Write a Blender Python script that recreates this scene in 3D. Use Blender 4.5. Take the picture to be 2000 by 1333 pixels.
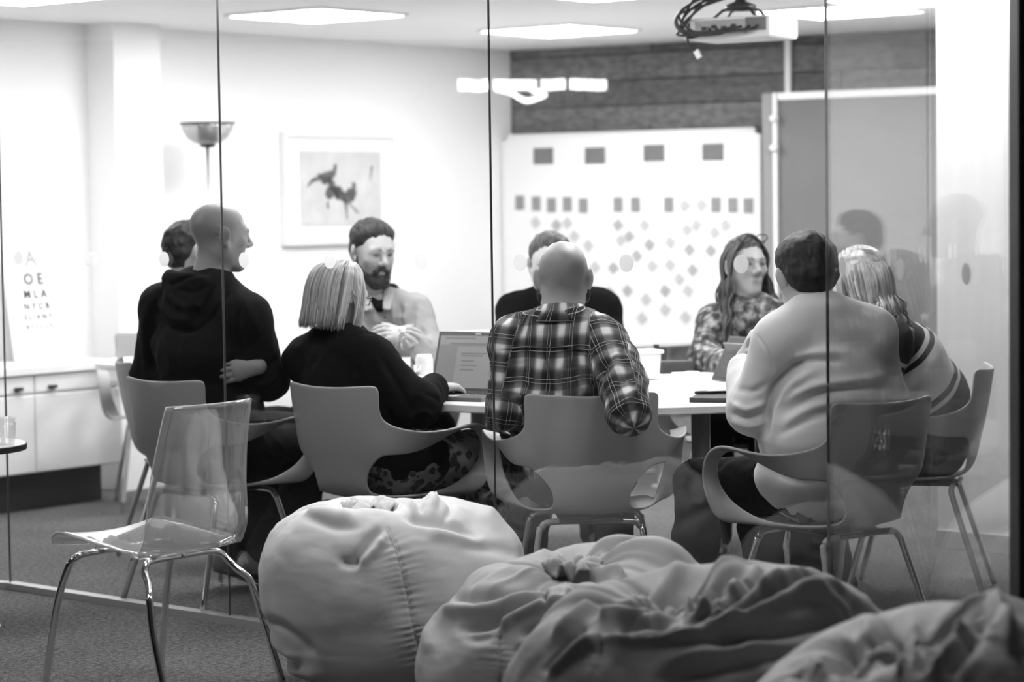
import bpy, bmesh, math, random
import numpy as np
from mathutils import Vector, Matrix
try:
    import openvdb as vdb
except ImportError:
    import pyopenvdb as vdb

for _o in list(bpy.data.objects):
    bpy.data.objects.remove(_o, do_unlink=True)
SC = bpy.context.scene
COL = SC.collection
rng = np.random.default_rng(7)

# ------------------------------------------------------------------ camera
FPX, CAMH = 4722.0, 1.40
PITCH, ROLL = math.radians(3.3), math.radians(0.78)
_cp, _sp, _cr, _sr = math.cos(PITCH), math.sin(PITCH), math.cos(ROLL), math.sin(ROLL)
_fw = Vector((0, _cp, -_sp)); _r0 = Vector((1, 0, 0)); _u0 = Vector((0, _sp, _cp))
_rt = _r0 * _cr - _u0 * _sr
_up = _r0 * _sr + _u0 * _cr
cd = bpy.data.cameras.new('camera')
cam = bpy.data.objects.new('camera', cd); COL.objects.link(cam)
m = Matrix((( _rt.x, _up.x, -_fw.x, 0), (_rt.y, _up.y, -_fw.y, 0), (_rt.z, _up.z, -_fw.z, CAMH), (0, 0, 0, 1)))
cam.matrix_world = m
cd.lens = 85.0; cd.sensor_width = 36.0; cd.clip_start = 0.05; cd.clip_end = 100
cd.dof.use_dof = True; cd.dof.focus_distance = 7.40; cd.dof.aperture_fstop = 2.6
SC.camera = cam

# ------------------------------------------------------------------ light, exposure
w = bpy.data.worlds.new('world'); SC.world = w; w.use_nodes = True
w.node_tree.nodes['Background'].inputs[0].default_value = (0.5, 0.5, 0.5, 1)
w.node_tree.nodes['Background'].inputs[1].default_value = 0.06
SC.view_settings.view_transform = 'Standard'; SC.view_settings.look = 'None'
SC.view_settings.gamma = 1.0; SC.view_settings.use_curve_mapping = False
SC.view_settings.exposure = 0.0
PANEL_IN, PANEL_OUT, SIGN_E = 31.0, 16.0, 26.0
SC.cycles.use_denoising = True
SC.cycles.max_bounces = 14; SC.cycles.transparent_max_bounces = 24
SC.cycles.diffuse_bounces = 6; SC.cycles.glossy_bounces = 5
SC.cycles.caustics_reflective = False; SC.cycles.caustics_refractive = False

def ray(px, py):
    u = (px - 1000) / FPX; v = (666.5 - py) / FPX
    X = u * _cr + v * _sr; V = -u * _sr + v * _cr
    return np.array([X, _cp + V * _sp, V * _cp - _sp])
def P(px, py, Y):
    d = ray(px, py); return np.array([0, 0, CAMH]) + d * (Y / d[1])
def PZ(px, py, z):
    d = ray(px, py); return np.array([0, 0, CAMH]) + d * ((z - CAMH) / d[2])
def PL(px, py, a, b):
    """point where the ray of a pixel meets the upright plane through floor points a, b"""
    d = ray(px, py); a = np.array(a[:2], float); l = np.array(b[:2], float) - a
    t, s = np.linalg.solve(np.array([[d[0], -l[0]], [d[1], -l[1]]]), a)
    return np.array([0, 0, CAMH]) + d * t

# ------------------------------------------------------------------ materials
MATS = {}
def mat(name, v=0.5, rough=0.6, metal=0.0, bump=0.0, bscale=40.0, var=0.0, vscale=6.0, tone=False,
        emit=0.0, spec=0.5, stretch=None, sheen=0.0, coat=0.0):
    if name in MATS: return MATS[name]
    M_ = bpy.data.materials.new(name); M_.use_nodes = True
    nt = M_.node_tree; N = nt.nodes; L = nt.links; b = N['Principled BSDF']
    b.inputs['Base Color'].default_value = (v, v, v, 1)
    b.inputs['Roughness'].default_value = rough; b.inputs['Metallic'].default_value = metal
    b.inputs['Specular IOR Level'].default_value = spec
    if sheen: b.inputs['Sheen Weight'].default_value = sheen
    if coat: b.inputs['Coat Weight'].default_value = coat
    if emit:
        b.inputs['Emission Color'].default_value = (1, 1, 1, 1); b.inputs['Emission Strength'].default_value = emit
    tc = N.new('ShaderNodeTexCoord'); mp = N.new('ShaderNodeMapping')
    L.new(tc.outputs['Object'], mp.inputs['Vector'])
    if stretch: mp.inputs['Scale'].default_value = stretch
    col = None
    if var:
        n = N.new('ShaderNodeTexNoise'); n.inputs['Scale'].default_value = vscale; n.inputs['Detail'].default_value = 5
        L.new(mp.outputs[0], n.inputs['Vector'])
        r = N.new('ShaderNodeMapRange'); r.inputs[1].default_value = 0.25; r.inputs[2].default_value = 0.75
        r.inputs[3].default_value = v * (1 - var); r.inputs[4].default_value = min(v * (1 + var), 1)
        L.new(n.outputs[0], r.inputs[0]); col = r.outputs[0]
    if tone:
        a = N.new('ShaderNodeAttribute'); a.attribute_name = 'tone'
        mu = N.new('ShaderNodeMath'); mu.operation = 'MULTIPLY'
        if col: L.new(col, mu.inputs[0])
        else: mu.inputs[0].default_value = v
        L.new(a.outputs['Fac'], mu.inputs[1]); col = mu.outputs[0]
    if col: L.new(col, b.inputs['Base Color'])
    if bump:
        n2 = N.new('ShaderNodeTexNoise'); n2.inputs['Scale'].default_value = bscale; n2.inputs['Detail'].default_value = 3
        L.new(mp.outputs[0], n2.inputs['Vector'])
        bp = N.new('ShaderNodeBump'); bp.inputs['Strength'].default_value = bump; bp.inputs['Distance'].default_value = 0.01
        L.new(n2.outputs[0], bp.inputs['Height']); L.new(bp.outputs[0], b.inputs['Normal'])
    MATS[name] = M_; return M_

def glass_mat(name, tint=0.97, ior=1.5, rough=0.0, milk=0.0, gain=1.0):
    M_ = bpy.data.materials.new(name); M_.use_nodes = True
    nt = M_.node_tree; N = nt.nodes; L = nt.links
    for n in list(N): N.remove(n)
    out = N.new('ShaderNodeOutputMaterial'); tr = N.new('ShaderNodeBsdfTransparent'); gl = N.new('ShaderNodeBsdfGlossy')
    tr.inputs[0].default_value = (tint, tint, tint, 1); gl.inputs['Roughness'].default_value = rough
    gl.inputs[0].default_value = (1, 1, 1, 1)
    fr = N.new('ShaderNodeFresnel'); fr.inputs['IOR'].default_value = ior
    ge = N.new('ShaderNodeNewGeometry'); mi = N.new('ShaderNodeMapRange')      # same reflectance on both faces of a thin sheet
    mi.inputs[3].default_value = ior; mi.inputs[4].default_value = 1.0 / ior
    L.new(ge.outputs['Backfacing'], mi.inputs[0]); L.new(mi.outputs[0], fr.inputs['IOR'])
    mx = N.new('ShaderNodeMixShader'); fac = fr.outputs[0]
    if gain != 1.0:
        g = N.new('ShaderNodeMath'); g.operation = 'MULTIPLY'; g.use_clamp = True; g.inputs[1].default_value = gain
        L.new(fac, g.inputs[0]); fac = g.outputs[0]
    L.new(fac, mx.inputs[0]); L.new(tr.outputs[0], mx.inputs[1]); L.new(gl.outputs[0], mx.inputs[2])
    res = mx
    if milk:
        df = N.new('ShaderNodeBsdfDiffuse'); df.inputs[0].default_value = (0.9, 0.9, 0.9, 1)
        m2 = N.new('ShaderNodeMixShader'); m2.inputs[0].default_value = milk
        L.new(mx.outputs[0], m2.inputs[1]); L.new(df.outputs[0], m2.inputs[2]); res = m2
    L.new(res.outputs[0], out.inputs[0]); MATS[name] = M_; return M_

# ------------------------------------------------------------------ object helpers
def link(name, me, ma=None, parent=None, smooth=True):
    o = bpy.data.objects.new(name, me); COL.objects.link(o)
    if ma is not None and len(me.materials) == 0:
        for x in (ma if isinstance(ma, (list, tuple)) else [ma]): me.materials.append(x)
    if smooth: me.polygons.foreach_set('use_smooth', np.ones(len(me.polygons), bool))
    else: me.polygons.foreach_set('use_smooth', np.zeros(len(me.polygons), bool))
    if parent is not None: o.parent = parent
    return o
def pymesh(name, V, F):
    me = bpy.data.meshes.new(name); me.from_pydata([tuple(map(float, v)) for v in V], [], [tuple(map(int, f)) for f in F])
    me.update(); return me
def npmesh(name, V, Q):
    """fast mesh of quads/tris; Q: (n,4) array (or list of arrays)"""
    me = bpy.data.meshes.new(name); V = np.asarray(V, np.float32)
    Qs = Q if isinstance(Q, list) else [Q]
    Qs = [np.asarray(q, np.int32) for q in Qs if len(q)]
    me.vertices.add(len(V)); me.vertices.foreach_set('co', V.ravel())
    li = np.concatenate([q.ravel() for q in Qs]); tot = np.concatenate([np.full(len(q), q.shape[1], np.int32) for q in Qs])
    st = np.concatenate([[0], np.cumsum(tot)[:-1]]).astype(np.int32)
    me.loops.add(len(li)); me.loops.foreach_set('vertex_index', li)
    me.polygons.add(len(tot)); me.polygons.foreach_set('loop_start', st); me.polygons.foreach_set('loop_total', tot)
    me.update(calc_edges=True); me.validate(); return me
def bm_link(name, bm, ma, parent=None, smooth=False):
    me = bpy.data.meshes.new(name); bmesh.ops.recalc_face_normals(bm, faces=bm.faces); bm.to_mesh(me); bm.free()
    return link(name, me, ma, parent, smooth)
def empty(name, loc=(0, 0, 0), rz=0.0):
    o = bpy.data.objects.new(name, None); COL.objects.link(o); o.location = tuple(loc); o.rotation_euler = (0, 0, rz)
    o.empty_display_size = 0.1; return o
def tag(o, label, cat, group=None):
    o['label'] = label; o['category'] = cat
    if group: o['group'] = group
    return o
def struct(o): o['kind'] = 'structure'; return o
def add_box(bm, c, s, R=None, bev=0.0, seg=2):
    r = bmesh.ops.create_cube(bm, size=1.0); vs = r['verts']
    M_ = Matrix.Diagonal((s[0], s[1], s[2], 1))
    bmesh.ops.transform(bm, matrix=M_, verts=vs)
    if bev:
        es = list({e for v in vs for e in v.link_edges})
        rr = bmesh.ops.bevel(bm, geom=es, offset=bev, segments=seg, affect='EDGES', profile=0.6)
        vs = list({v for f in rr['faces'] for v in f.verts} | {v for v in vs if v.is_valid})
    T = Matrix.Translation(Vector(tuple(c)))
    if R is not None: T = T @ (R.to_4x4() if isinstance(R, Matrix) else Matrix.Rotation(R, 4, 'Z'))
    bmesh.ops.transform(bm, matrix=T, verts=vs); return vs
def box(name, c, s, ma, parent=None, R=None, bev=0.0, smooth=False, seg=2):
    bm = bmesh.new(); add_box(bm, c, s, R, bev, seg); return bm_link(name, bm, ma, parent, smooth)
def catmull(pts, n=8, closed=False):
    pts = np.asarray(pts, float); m_ = len(pts); out = []
    for i in range(m_ if closed else m_ - 1):
        if closed: p0, p1, p2, p3 = pts[i - 1], pts[i], pts[(i + 1) % m_], pts[(i + 2) % m_]
        else: p0 = pts[max(i - 1, 0)]; p1 = pts[i]; p2 = pts[i + 1]; p3 = pts[min(i + 2, m_ - 1)]
        for k in range(n):
            t = k / n
            out.append(0.5 * ((2 * p1) + (-p0 + p2) * t + (2 * p0 - 5 * p1 + 4 * p2 - p3) * t * t + (-p0 + 3 * p1 - 3 * p2 + p3) * t ** 3))
    if not closed: out.append(pts[-1])
    return np.array(out)
def tube_arrays(path, r, sides=10, flat=1.0):
    path = np.asarray(path, float); n = len(path); r = np.broadcast_to(np.asarray(r, float), (n,))
    T = np.gradient(path, axis=0); T /= np.linalg.norm(T, axis=1)[:, None] + 1e-12
    a = np.array([0, 0, 1.0]) if abs(T[0][2]) < 0.9 else np.array([1.0, 0, 0])
    u = np.cross(T[0], a); u /= np.linalg.norm(u); V = []
    for i in range(n):
        u = u - T[i] * np.dot(u, T[i]); u /= np.linalg.norm(u) + 1e-12; v = np.cross(T[i], u)
        for k in range(sides):
            an = 2 * math.pi * k / sides
            V.append(path[i] + r[i] * (math.cos(an) * u + math.sin(an) * v * flat))
    Q = []
    for i in range(n - 1):
        for k in range(sides):
            k2 = (k + 1) % sides
            Q.append((i * sides + k, i * sides + k2, (i + 1) * sides + k2, (i + 1) * sides + k))
    return np.array(V), Q, [tuple(range(sides))[::-1], tuple(range((n - 1) * sides, n * sides))]
def tube(name, path, r, ma, parent=None, sides=10, flat=1.0):
    V, Q, caps = tube_arrays(path, r, sides, flat)
    return link(name, pymesh(name, V, list(Q) + caps), ma, parent, True)
def lathe(name, prof, ma, parent=None, n=40, loc=(0, 0, 0), smooth=True):
    prof = np.array(prof, float); V = []; F = []; m_ = len(prof)
    for k in range(n):
        a = 2 * math.pi * k / n
        for r, z in prof: V.append((loc[0] + r * math.cos(a), loc[1] + r * math.sin(a), loc[2] + z))
    for k in range(n):
        k2 = (k + 1) % n
        for i in range(m_ - 1):
            F.append((k * m_ + i, k2 * m_ + i, k2 * m_ + i + 1, k * m_ + i + 1))
    me = pymesh(name, V, F); bm = bmesh.new(); bm.from_mesh(me)
    bmesh.ops.remove_doubles(bm, verts=bm.verts, dist=1e-6); bmesh.ops.recalc_face_normals(bm, faces=bm.faces); bm.to_mesh(me); bm.free()
    return link(name, me, ma, parent, smooth)
def set_tone(me, tone):
    a = me.attributes.new('tone', 'FLOAT', 'POINT'); a.data.foreach_set('value', np.asarray(tone, np.float32))
def set_vec(me, name, arr):
    a = me.attributes.new(name, 'FLOAT_VECTOR', 'POINT'); a.data.foreach_set('vector', np.asarray(arr, np.float32).ravel())

# ------------------------------------------------------------------ noise
def _hash(ix, iy, iz, seed):
    h = (ix.astype(np.int64) * 374761393 + iy.astype(np.int64) * 668265263 + iz.astype(np.int64) * 2147483647 + seed * 1274126177) & 0xffffffff
    h = ((h ^ (h >> 13)) * 1274126177) & 0xffffffff
    return ((h ^ (h >> 16)) & 0xffff).astype(np.float64) / 65535.0
def vnoise(p, seed=0):
    p = np.asarray(p, float); i = np.floor(p).astype(np.int64); f = p - i; f = f * f * f * (f * (f * 6 - 15) + 10); r = 0
    for dx in (0, 1):
        wx = f[:, 0] if dx else 1 - f[:, 0]
        for dy in (0, 1):
            wy = f[:, 1] if dy else 1 - f[:, 1]
            for dz in (0, 1):
                wz = f[:, 2] if dz else 1 - f[:, 2]
                r = r + wx * wy * wz * _hash(i[:, 0] + dx, i[:, 1] + dy, i[:, 2] + dz, seed)
    return r * 2 - 1
def fbm(p, freq, octv=3, seed=0, gain=0.5):
    s = 0; a = 1.0
    for o in range(octv):
        s = s + a * vnoise(np.asarray(p) * freq, seed + o * 17); freq = freq * 2.03; a *= gain
    return s

# ------------------------------------------------------------------ implicit solids
def smin(a, b, k):
    h = np.maximum(k - np.abs(a - b), 0) / k
    return np.minimum(a, b) - h * h * k * 0.25
class Field:
    def __init__(s, h): s.h = h; s.pr = []
    def add(s, fn, lo, hi, k=0.02, op='u'):
        s.pr.append((fn, np.array(lo, float), np.array(hi, float), k, op))
    def cone(s, a, b, r1, r2, k=0.02, op='u'):
        a = np.array(a, np.float32); b = np.array(b, np.float32); ab = b - a; L2 = float(ab @ ab) + 1e-9; R_ = max(r1, r2)
        def fn(p):
            q = p - a; t = np.clip((q @ ab) / L2, 0, 1)
            return np.linalg.norm(q - t[..., None] * ab, axis=-1) - (r1 + (r2 - r1) * t)
        s.add(fn, np.minimum(a, b) - R_, np.maximum(a, b) + R_, k, op)
    def chain(s, pts, rs, k=0.02):
        for i in range(len(pts) - 1): s.cone(pts[i], pts[i + 1], rs[i], rs[i + 1], k)
    def ell(s, c, r, R=None, k=0.02, op='u'):
        """R: 3x3 whose columns are the local axes"""
        c = np.array(c, np.float32); r = np.array(r, np.float32); R = np.eye(3, dtype=np.float32) if R is None else np.array(R, np.float32)
        mr = float(r.max())
        def fn(p):
            q = (p - c) @ R; n = np.linalg.norm(q / r, axis=-1); g = np.linalg.norm(q / (r * r), axis=-1) + 1e-6
            return n * (n - 1) / g
        s.add(fn, c - mr, c + mr, k, op)
    def loft(s, a, b, ra, rb, lat, k=0.03):
        """tapered elliptical body part from a to b; ra/rb = (lateral, depth) radii"""
        a = np.array(a, np.float32); b = np.array(b, np.float32); ab = b - a; L_ = float(np.linalg.norm(ab)); ax = ab / L_
        lat = np.array(lat, np.float32); lat = lat - ax * float(lat @ ax); lat /= np.linalg.norm(lat); dp = np.cross(ax, lat)
        ra = np.array(ra, np.float32); rb = np.array(rb, np.float32); mr = float(max(ra.max(), rb.max()))
        def fn(p):
            q = p - a; h_ = q @ ax; t = np.clip(h_ / L_, 0, 1); ov = h_ - t * L_
            rx = ra[0] + (rb[0] - ra[0]) * t; ry = ra[1] + (rb[1] - ra[1]) * t; m_ = np.minimum(rx, ry)
            return (np.sqrt((q @ lat / rx) ** 2 + (q @ dp / ry) ** 2 + (ov / (m_ * 0.9)) ** 2) - 1) * m_
        s.add(fn, np.minimum(a, b) - mr, np.maximum(a, b) + mr, k)
    def cut(s, p0, n, k=0.004, lo=None, hi=None):
        """remove everything on the +n side of a plane (inside the box lo..hi)"""
        p0 = np.array(p0, np.float32); n = np.array(n, np.float32); n = n / np.linalg.norm(n)
        s.add(lambda p: -((p - p0) @ n), lo if lo is not None else [-99] * 3, hi if hi is not None else [99] * 3, k, 'c')
    def mesh(s, name, adapt=0.0):
        h = s.h; U = [q for q in s.pr if q[4] == 'u']
        lo = np.min([q[1] for q in U], 0) - 5 * h; hi = np.max([q[2] for q in U], 0) + 5 * h
        n = np.ceil((hi - lo) / h).astype(int) + 1; big = 8 * h
        A = np.full(n, big, np.float32); ax = [(lo[i] + h * np.arange(n[i])).astype(np.float32) for i in range(3)]
        for fn, l_, h_, k, op in s.pr:
            mg = max(k, 0) + 5 * h
            i0 = np.clip(np.floor((l_ - mg - lo) / h).astype(int), 0, n); i1 = np.clip(np.ceil((h_ + mg - lo) / h).astype(int) + 1, 0, n)
            if np.any(i1 <= i0): continue
            sl = tuple(slice(i0[j], i1[j]) for j in range(3))
            g = np.stack(np.meshgrid(ax[0][sl[0]], ax[1][sl[1]], ax[2][sl[2]], indexing='ij'), -1)
            d = fn(g).astype(np.float32); cur = A[sl]
            if op == 'u': A[sl] = smin(cur, d, max(k, 1e-5))
            else: A[sl] = -smin(-cur, d, max(k, 1e-5))
        g = vdb.FloatGrid(3 * h); g.copyFromArray(np.clip(A, -3 * h, 3 * h))
        if adapt > 0:
            V, T3, Q = g.convertToPolygons(0.0, adapt); fs = [T3[:, ::-1], Q[:, ::-1]]
        else:
            V, Q = g.convertToQuads(0.0); fs = [Q[:, ::-1]]
        V = lo + V.astype(np.float64) * h
        q = fs[-1] if len(fs[-1]) else fs[0]; a_, b_, c_ = V[q[:, 0]] - V.mean(0), V[q[:, 1]] - V.mean(0), V[q[:, 2]] - V.mean(0)
        if np.sum(np.cross(a_, b_) * c_) < 0: fs = [f[:, ::-1] for f in fs]        # outward normals
        return npmesh(name, V, fs)
def verts_of(me):
    a = np.empty(len(me.vertices) * 3, np.float32); me.vertices.foreach_get('co', a); return a.reshape(-1, 3).astype(np.float64)
def norms_of(me):
    a = np.empty(len(me.vertices) * 3, np.float32); me.vertex_normals.foreach_get('vector', a); return a.reshape(-1, 3).astype(np.float64)
def set_verts(me, V):
    me.vertices.foreach_set('co', np.asarray(V, np.float32).ravel()); me.update()
def seg_dist(p, a, b):
    a = np.array(a, float); b = np.array(b, float); ab = b - a; t = np.clip(((p - a) @ ab) / (ab @ ab + 1e-12), 0, 1)
    return np.linalg.norm(p - a - t[:, None] * ab, axis=1), t
def poly_dist(p, pts):
    d = np.full(len(p), 9.0)
    for i in range(len(pts) - 1): d = np.minimum(d, seg_dist(p, pts[i], pts[i + 1])[0])
    return d
def norm(v): v = np.array(v, float); return v / np.linalg.norm(v)

def to_px(V):
    """pixel of each world point (only used to lay traced creases onto surfaces)"""
    q = np.asarray(V, float) - np.array([0, 0, CAMH]); Vv = q[:, 2] * _cp + q[:, 1] * _sp; D = q[:, 1] * _cp - q[:, 2] * _sp
    X = q[:, 0] / D; Y = Vv / D; return np.stack([1000 + (X * _cr - Y * _sr) * FPX, 666.5 - (X * _sr + Y * _cr) * FPX], 1)
def creases(V, N_, folds, back=0.1):
    """height field of traced creases: folds = (polyline in photo pixels, width in px, height in m)"""
    px = to_px(V); q = np.concatenate([px, np.zeros((len(px), 1))], 1); view = V - np.array([0, 0, CAMH]); view /= np.linalg.norm(view, axis=1)[:, None]
    fr = np.clip((back - np.sum(view * N_, 1)) / 0.25, 0, 1); d = np.zeros(len(V))
    for pts, wd, am in folds:
        pl = catmull([(x, y, 0) for x, y in pts], 5) if len(pts) > 2 else np.array([(x, y, 0) for x, y in pts], float); dd = np.full(len(V), 1e3); tt = np.zeros(len(V))
        near = (px[:, 0] > pl[:, 0].min() - 3 * wd) & (px[:, 0] < pl[:, 0].max() + 3 * wd) & (px[:, 1] > pl[:, 1].min() - 3 * wd) & (px[:, 1] < pl[:, 1].max() + 3 * wd)
        if not near.any(): continue
        qn = q[near]; dn = np.full(len(qn), 1e3); tn = np.zeros(len(qn)); m_ = len(pl) - 1
        for i in range(m_):
            d_, t_ = seg_dist(qn, pl[i], pl[i + 1]); b = d_ < dn; dn[b] = d_[b]; tn[b] = (i + t_[b]) / m_
        dd[near] = dn; tt[near] = tn; taper = np.clip(tt / .18, 0, 1) * np.clip((1 - tt) / .22, 0, 1); taper = .25 + .75 * taper
        d += am * taper * np.exp(-(dd / wd) ** 2)
    return d * fr
# ================================================================== the place
ZC = 2.30
W0 = np.array([0.02, 14.55]); W1 = np.array([2.90, 12.76])            # timber wall
LWD = norm([-0.632, -0.775]); WL_END = W0 + LWD * 6.6                 # white wall, running towards the camera's left
GD = norm([1.037, -0.916]); V1 = np.array([-1.863, 8.854])
V2 = V1 + GD * 1.204; V3 = V1 + GD * 2.409; V4 = V1 + GD * 3.613
V5 = V4 + np.array([math.cos(math.radians(-77.2)), math.sin(math.radians(-77.2))]) * 1.2; V0 = V1 + np.array([-0.93, 0.37]) * 2.4
GN = np.array([-GD[1], GD[0]])                                        # into the room
m_wall = mat('white_paint', 0.89, 0.7, bump=0.02, bscale=180)
m_ceil = mat('ceiling_paint', 0.90, 0.8)
m_white = mat('white_laminate', 0.82, 0.35)
m_white2 = mat('white_plastic', 0.8, 0.4)
m_chrome = mat('chrome', 0.75, 0.09, 1.0)
m_dkmetal = mat('dark_metal', 0.05, 0.35, 0.6)
m_black = mat('black_plastic', 0.02, 0.4)
m_alu = mat('aluminium', 0.62, 0.3, 0.9)

# carpet
def carpet():
    M_ = bpy.data.materials.new('carpet'); M_.use_nodes = True; nt = M_.node_tree; N = nt.nodes; L = nt.links; b = N['Principled BSDF']
    tc = N.new('ShaderNodeTexCoord'); b.inputs['Roughness'].default_value = 0.95; b.inputs['Specular IOR Level'].default_value = 0.1
    mp = N.new('ShaderNodeMapping'); mp.inputs['Rotation'].default_value = (0, 0, -0.72); L.new(tc.outputs['Object'], mp.inputs[0])
    v = N.new('ShaderNodeTexVoronoi'); v.inputs['Scale'].default_value = 170; L.new(mp.outputs[0], v.inputs['Vector'])
    n = N.new('ShaderNodeTexNoise'); n.inputs['Scale'].default_value = 60; n.inputs['Detail'].default_value = 6; L.new(mp.outputs[0], n.inputs['Vector'])
    n2 = N.new('ShaderNodeTexNoise'); n2.inputs['Scale'].default_value = 2.2; n2.inputs['Detail'].default_value = 4; L.new(mp.outputs[0], n2.inputs['Vector'])
    a = N.new('ShaderNodeMath'); a.operation = 'MULTIPLY_ADD'; L.new(v.outputs['Distance'], a.inputs[0]); a.inputs[1].default_value = -0.45
    L.new(n.outputs[0], a.inputs[2])
    a2 = N.new('ShaderNodeMath'); a2.operation = 'MULTIPLY_ADD'; L.new(n2.outputs[0], a2.inputs[0]); a2.inputs[1].default_value = 0.25; L.new(a.outputs[0], a2.inputs[2])
    r = N.new('ShaderNodeMapRange'); r.inputs[1].default_value = 0.15; r.inputs[2].default_value = 0.75; r.inputs[3].default_value = 0.05; r.inputs[4].default_value = 0.21
    L.new(a2.outputs[0], r.inputs[0]); L.new(r.outputs[0], b.inputs['Base Color'])
    bp = N.new('ShaderNodeBump'); bp.inputs['Strength'].default_value = 0.6; bp.inputs['Distance'].default_value = 0.004
    L.new(a.outputs[0], bp.inputs['Height']); L.new(bp.outputs[0], b.inputs['Normal']); return M_
m_carpet = carpet()
struct(box('floor', (0, 6, -0.05), (18, 24, 0.1), m_carpet))
struct(box('ceiling', (0, 6, ZC + 0.05), (18, 24, 0.1), m_ceil))
def wall_seg(name, a, b, z0, z1, th, ma, side=1):
    """upright slab whose visible face runs a-b, thickness to the left of a->b times side"""
    a = np.array(a, float); b = np.array(b, float); d = b - a; L_ = np.linalg.norm(d); d = d / L_; n = np.array([-d[1], d[0]]) * side
    c = (a + b) / 2 + n * th / 2
    return box(name, (c[0], c[1], (z0 + z1) / 2), (L_, th, z1 - z0), ma, R=math.atan2(d[1], d[0]))
struct(wall_seg('wall_left', W0 + LWD * -0.1, WL_END, 0, ZC, 0.15, m_wall, -1))
# pillar on the white wall
pa = PL(195, 60, W0, WL_END)[:2]; pb = PL(290, 60, W0, WL_END)[:2]; LWN = np.array([-LWD[1], LWD[0]])
if LWN @ (np.array([0.3, 8.5]) - W0) < 0: LWN = -LWN
pc = (pa + pb) / 2 + LWN * 0.10 + LWD * 0.10
struct(box('wall_pillar', (pc[0], pc[1], ZC / 2), (np.linalg.norm(pb - pa) * 0.95, 0.2, ZC), m_wall, R=math.atan2(LWD[1], LWD[0])))
# timber wall: backing and planks
m_back = mat('timber_backing', 0.03, 0.8)
m_wood = [mat('timber_%s' % n, v, 0.55, bump=0.25, bscale=18, var=0.5, vscale=5.0, stretch=(0.6, 6, 7)) for n, v in (('dark', 0.09), ('mid', 0.14), ('pale', 0.24), ('brown', 0.11))]
WD = norm(W1 - W0); WN = np.array([WD[1], -WD[0]])
wb = struct(wall_seg('wall_back', W0, W1, 0, ZC, 0.12, m_back, 1)); WANG = math.atan2(WD[1], WD[0])
rr = random.Random(4); z = 0.0; row = 0
while z < ZC - 0.02:
    hgt = min(0.15, ZC - z); s = -rr.random() * 0.9
    while s < 3.39:
        ln = rr.uniform(0.7, 1.7); s0 = max(s, 0.0); s1 = min(s + ln, 3.39)
        if s1 - s0 > 0.05:
            c = W0 + WD * (s0 + s1) / 2 + WN * (0.006 + rr.random() * 0.008)
            o = box('plank', (c[0], c[1], z + hgt / 2), (s1 - s0 - 0.004, 0.022, hgt - 0.005), m_wood[rr.choice([0, 0, 1, 1, 2, 3])], R=WANG, bev=0.002, seg=1)
            o.parent = wb; o.matrix_parent_inverse = wb.matrix_world.inverted()
        s += ln
    z += hgt; row += 1
# pale partition to the right, with its return running back to the timber wall
RA = np.array([1.69, 9.59]); RB = RA + norm([0.29, -0.23]) * 2.6
m_part = mat('pale_partition', 0.62, 0.5, var=0.06, vscale=3, stretch=(9, 9, 0.4))
wr = struct(wall_seg('wall_right', RA, RB, 0, ZC, 0.1, m_part, 1))
struct(wall_seg('wall_return', RA + np.array([0.03, 0.05]), (2.72, 12.9), 0, ZC, 0.1, m_part, -1))
d_ = norm(RB - RA)
c = RA + d_ * 1.3 + np.array([d_[1], -d_[0]]) * 0.008
struct(box('baseboard_right', (c[0], c[1], 0.035), (2.6, 0.016, 0.07), mat('baseboard_grey', 0.4, 0.5), R=math.atan2(d_[1], d_[0])))
# camera-side shell
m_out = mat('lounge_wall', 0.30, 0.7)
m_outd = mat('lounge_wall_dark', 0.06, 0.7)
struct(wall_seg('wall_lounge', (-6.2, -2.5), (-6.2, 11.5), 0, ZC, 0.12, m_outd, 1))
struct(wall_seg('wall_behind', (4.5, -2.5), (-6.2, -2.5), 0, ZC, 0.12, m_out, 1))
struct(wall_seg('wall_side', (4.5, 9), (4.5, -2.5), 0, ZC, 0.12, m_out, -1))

# ------------------------------------------------------------------ ceiling light panels
m_pin = mat('lit_diffuser', 0.9, 0.5, emit=PANEL_IN); m_pout = mat('lit_diffuser_lounge', 0.9, 0.5, emit=PANEL_OUT)
m_frame = mat('light_frame', 0.8, 0.5)
G0 = np.array([0.27, 12.75]); GI = np.array([1.33, -1.05]); GJ = np.array([-1.17, -1.25]); GA = math.atan2(GI[1], GI[0])
def light_panel(x, y, inside, label):
    e = empty('ceiling_light', (x, y, ZC), GA); tag(e, label, 'ceiling light', 'square ceiling light panels')
    box('light_frame', (0, 0, -0.006), (0.62, 0.62, 0.012), m_frame, e)
    box('diffuser', (0, 0, -0.0125), (0.575, 0.575, 0.005), m_pin if inside else m_pout, e)
names = {(0, 0): 'square lit ceiling panel close to the timber wall, above the whiteboard', (0, 1): 'square lit ceiling panel nearest the framed picture',
         (0, 2): 'square lit ceiling panel above the white sideboard', (1, 0): 'square lit ceiling panel behind the projector, beside the grey screen',
         (1, 1): 'square lit ceiling panel above the man in the black jacket', (1, 2): 'square lit ceiling panel above the man in the hooded top', (2, 1): 'square lit ceiling panel beside the pale partition',
         (2, 2): 'square lit ceiling panel above the bald man in the checked shirt', (1, 3): 'square lit lounge ceiling panel above the round glass side table', (2, 3): 'square lit lounge ceiling panel above the large pale bean bag',
         (3, 3): 'square lit lounge ceiling panel above the dark grey bean bag', (2, 4): 'square lit lounge ceiling panel nearest the lit sign', (3, 2): 'square lit ceiling panel at the end pane of the glass wall'}
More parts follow.
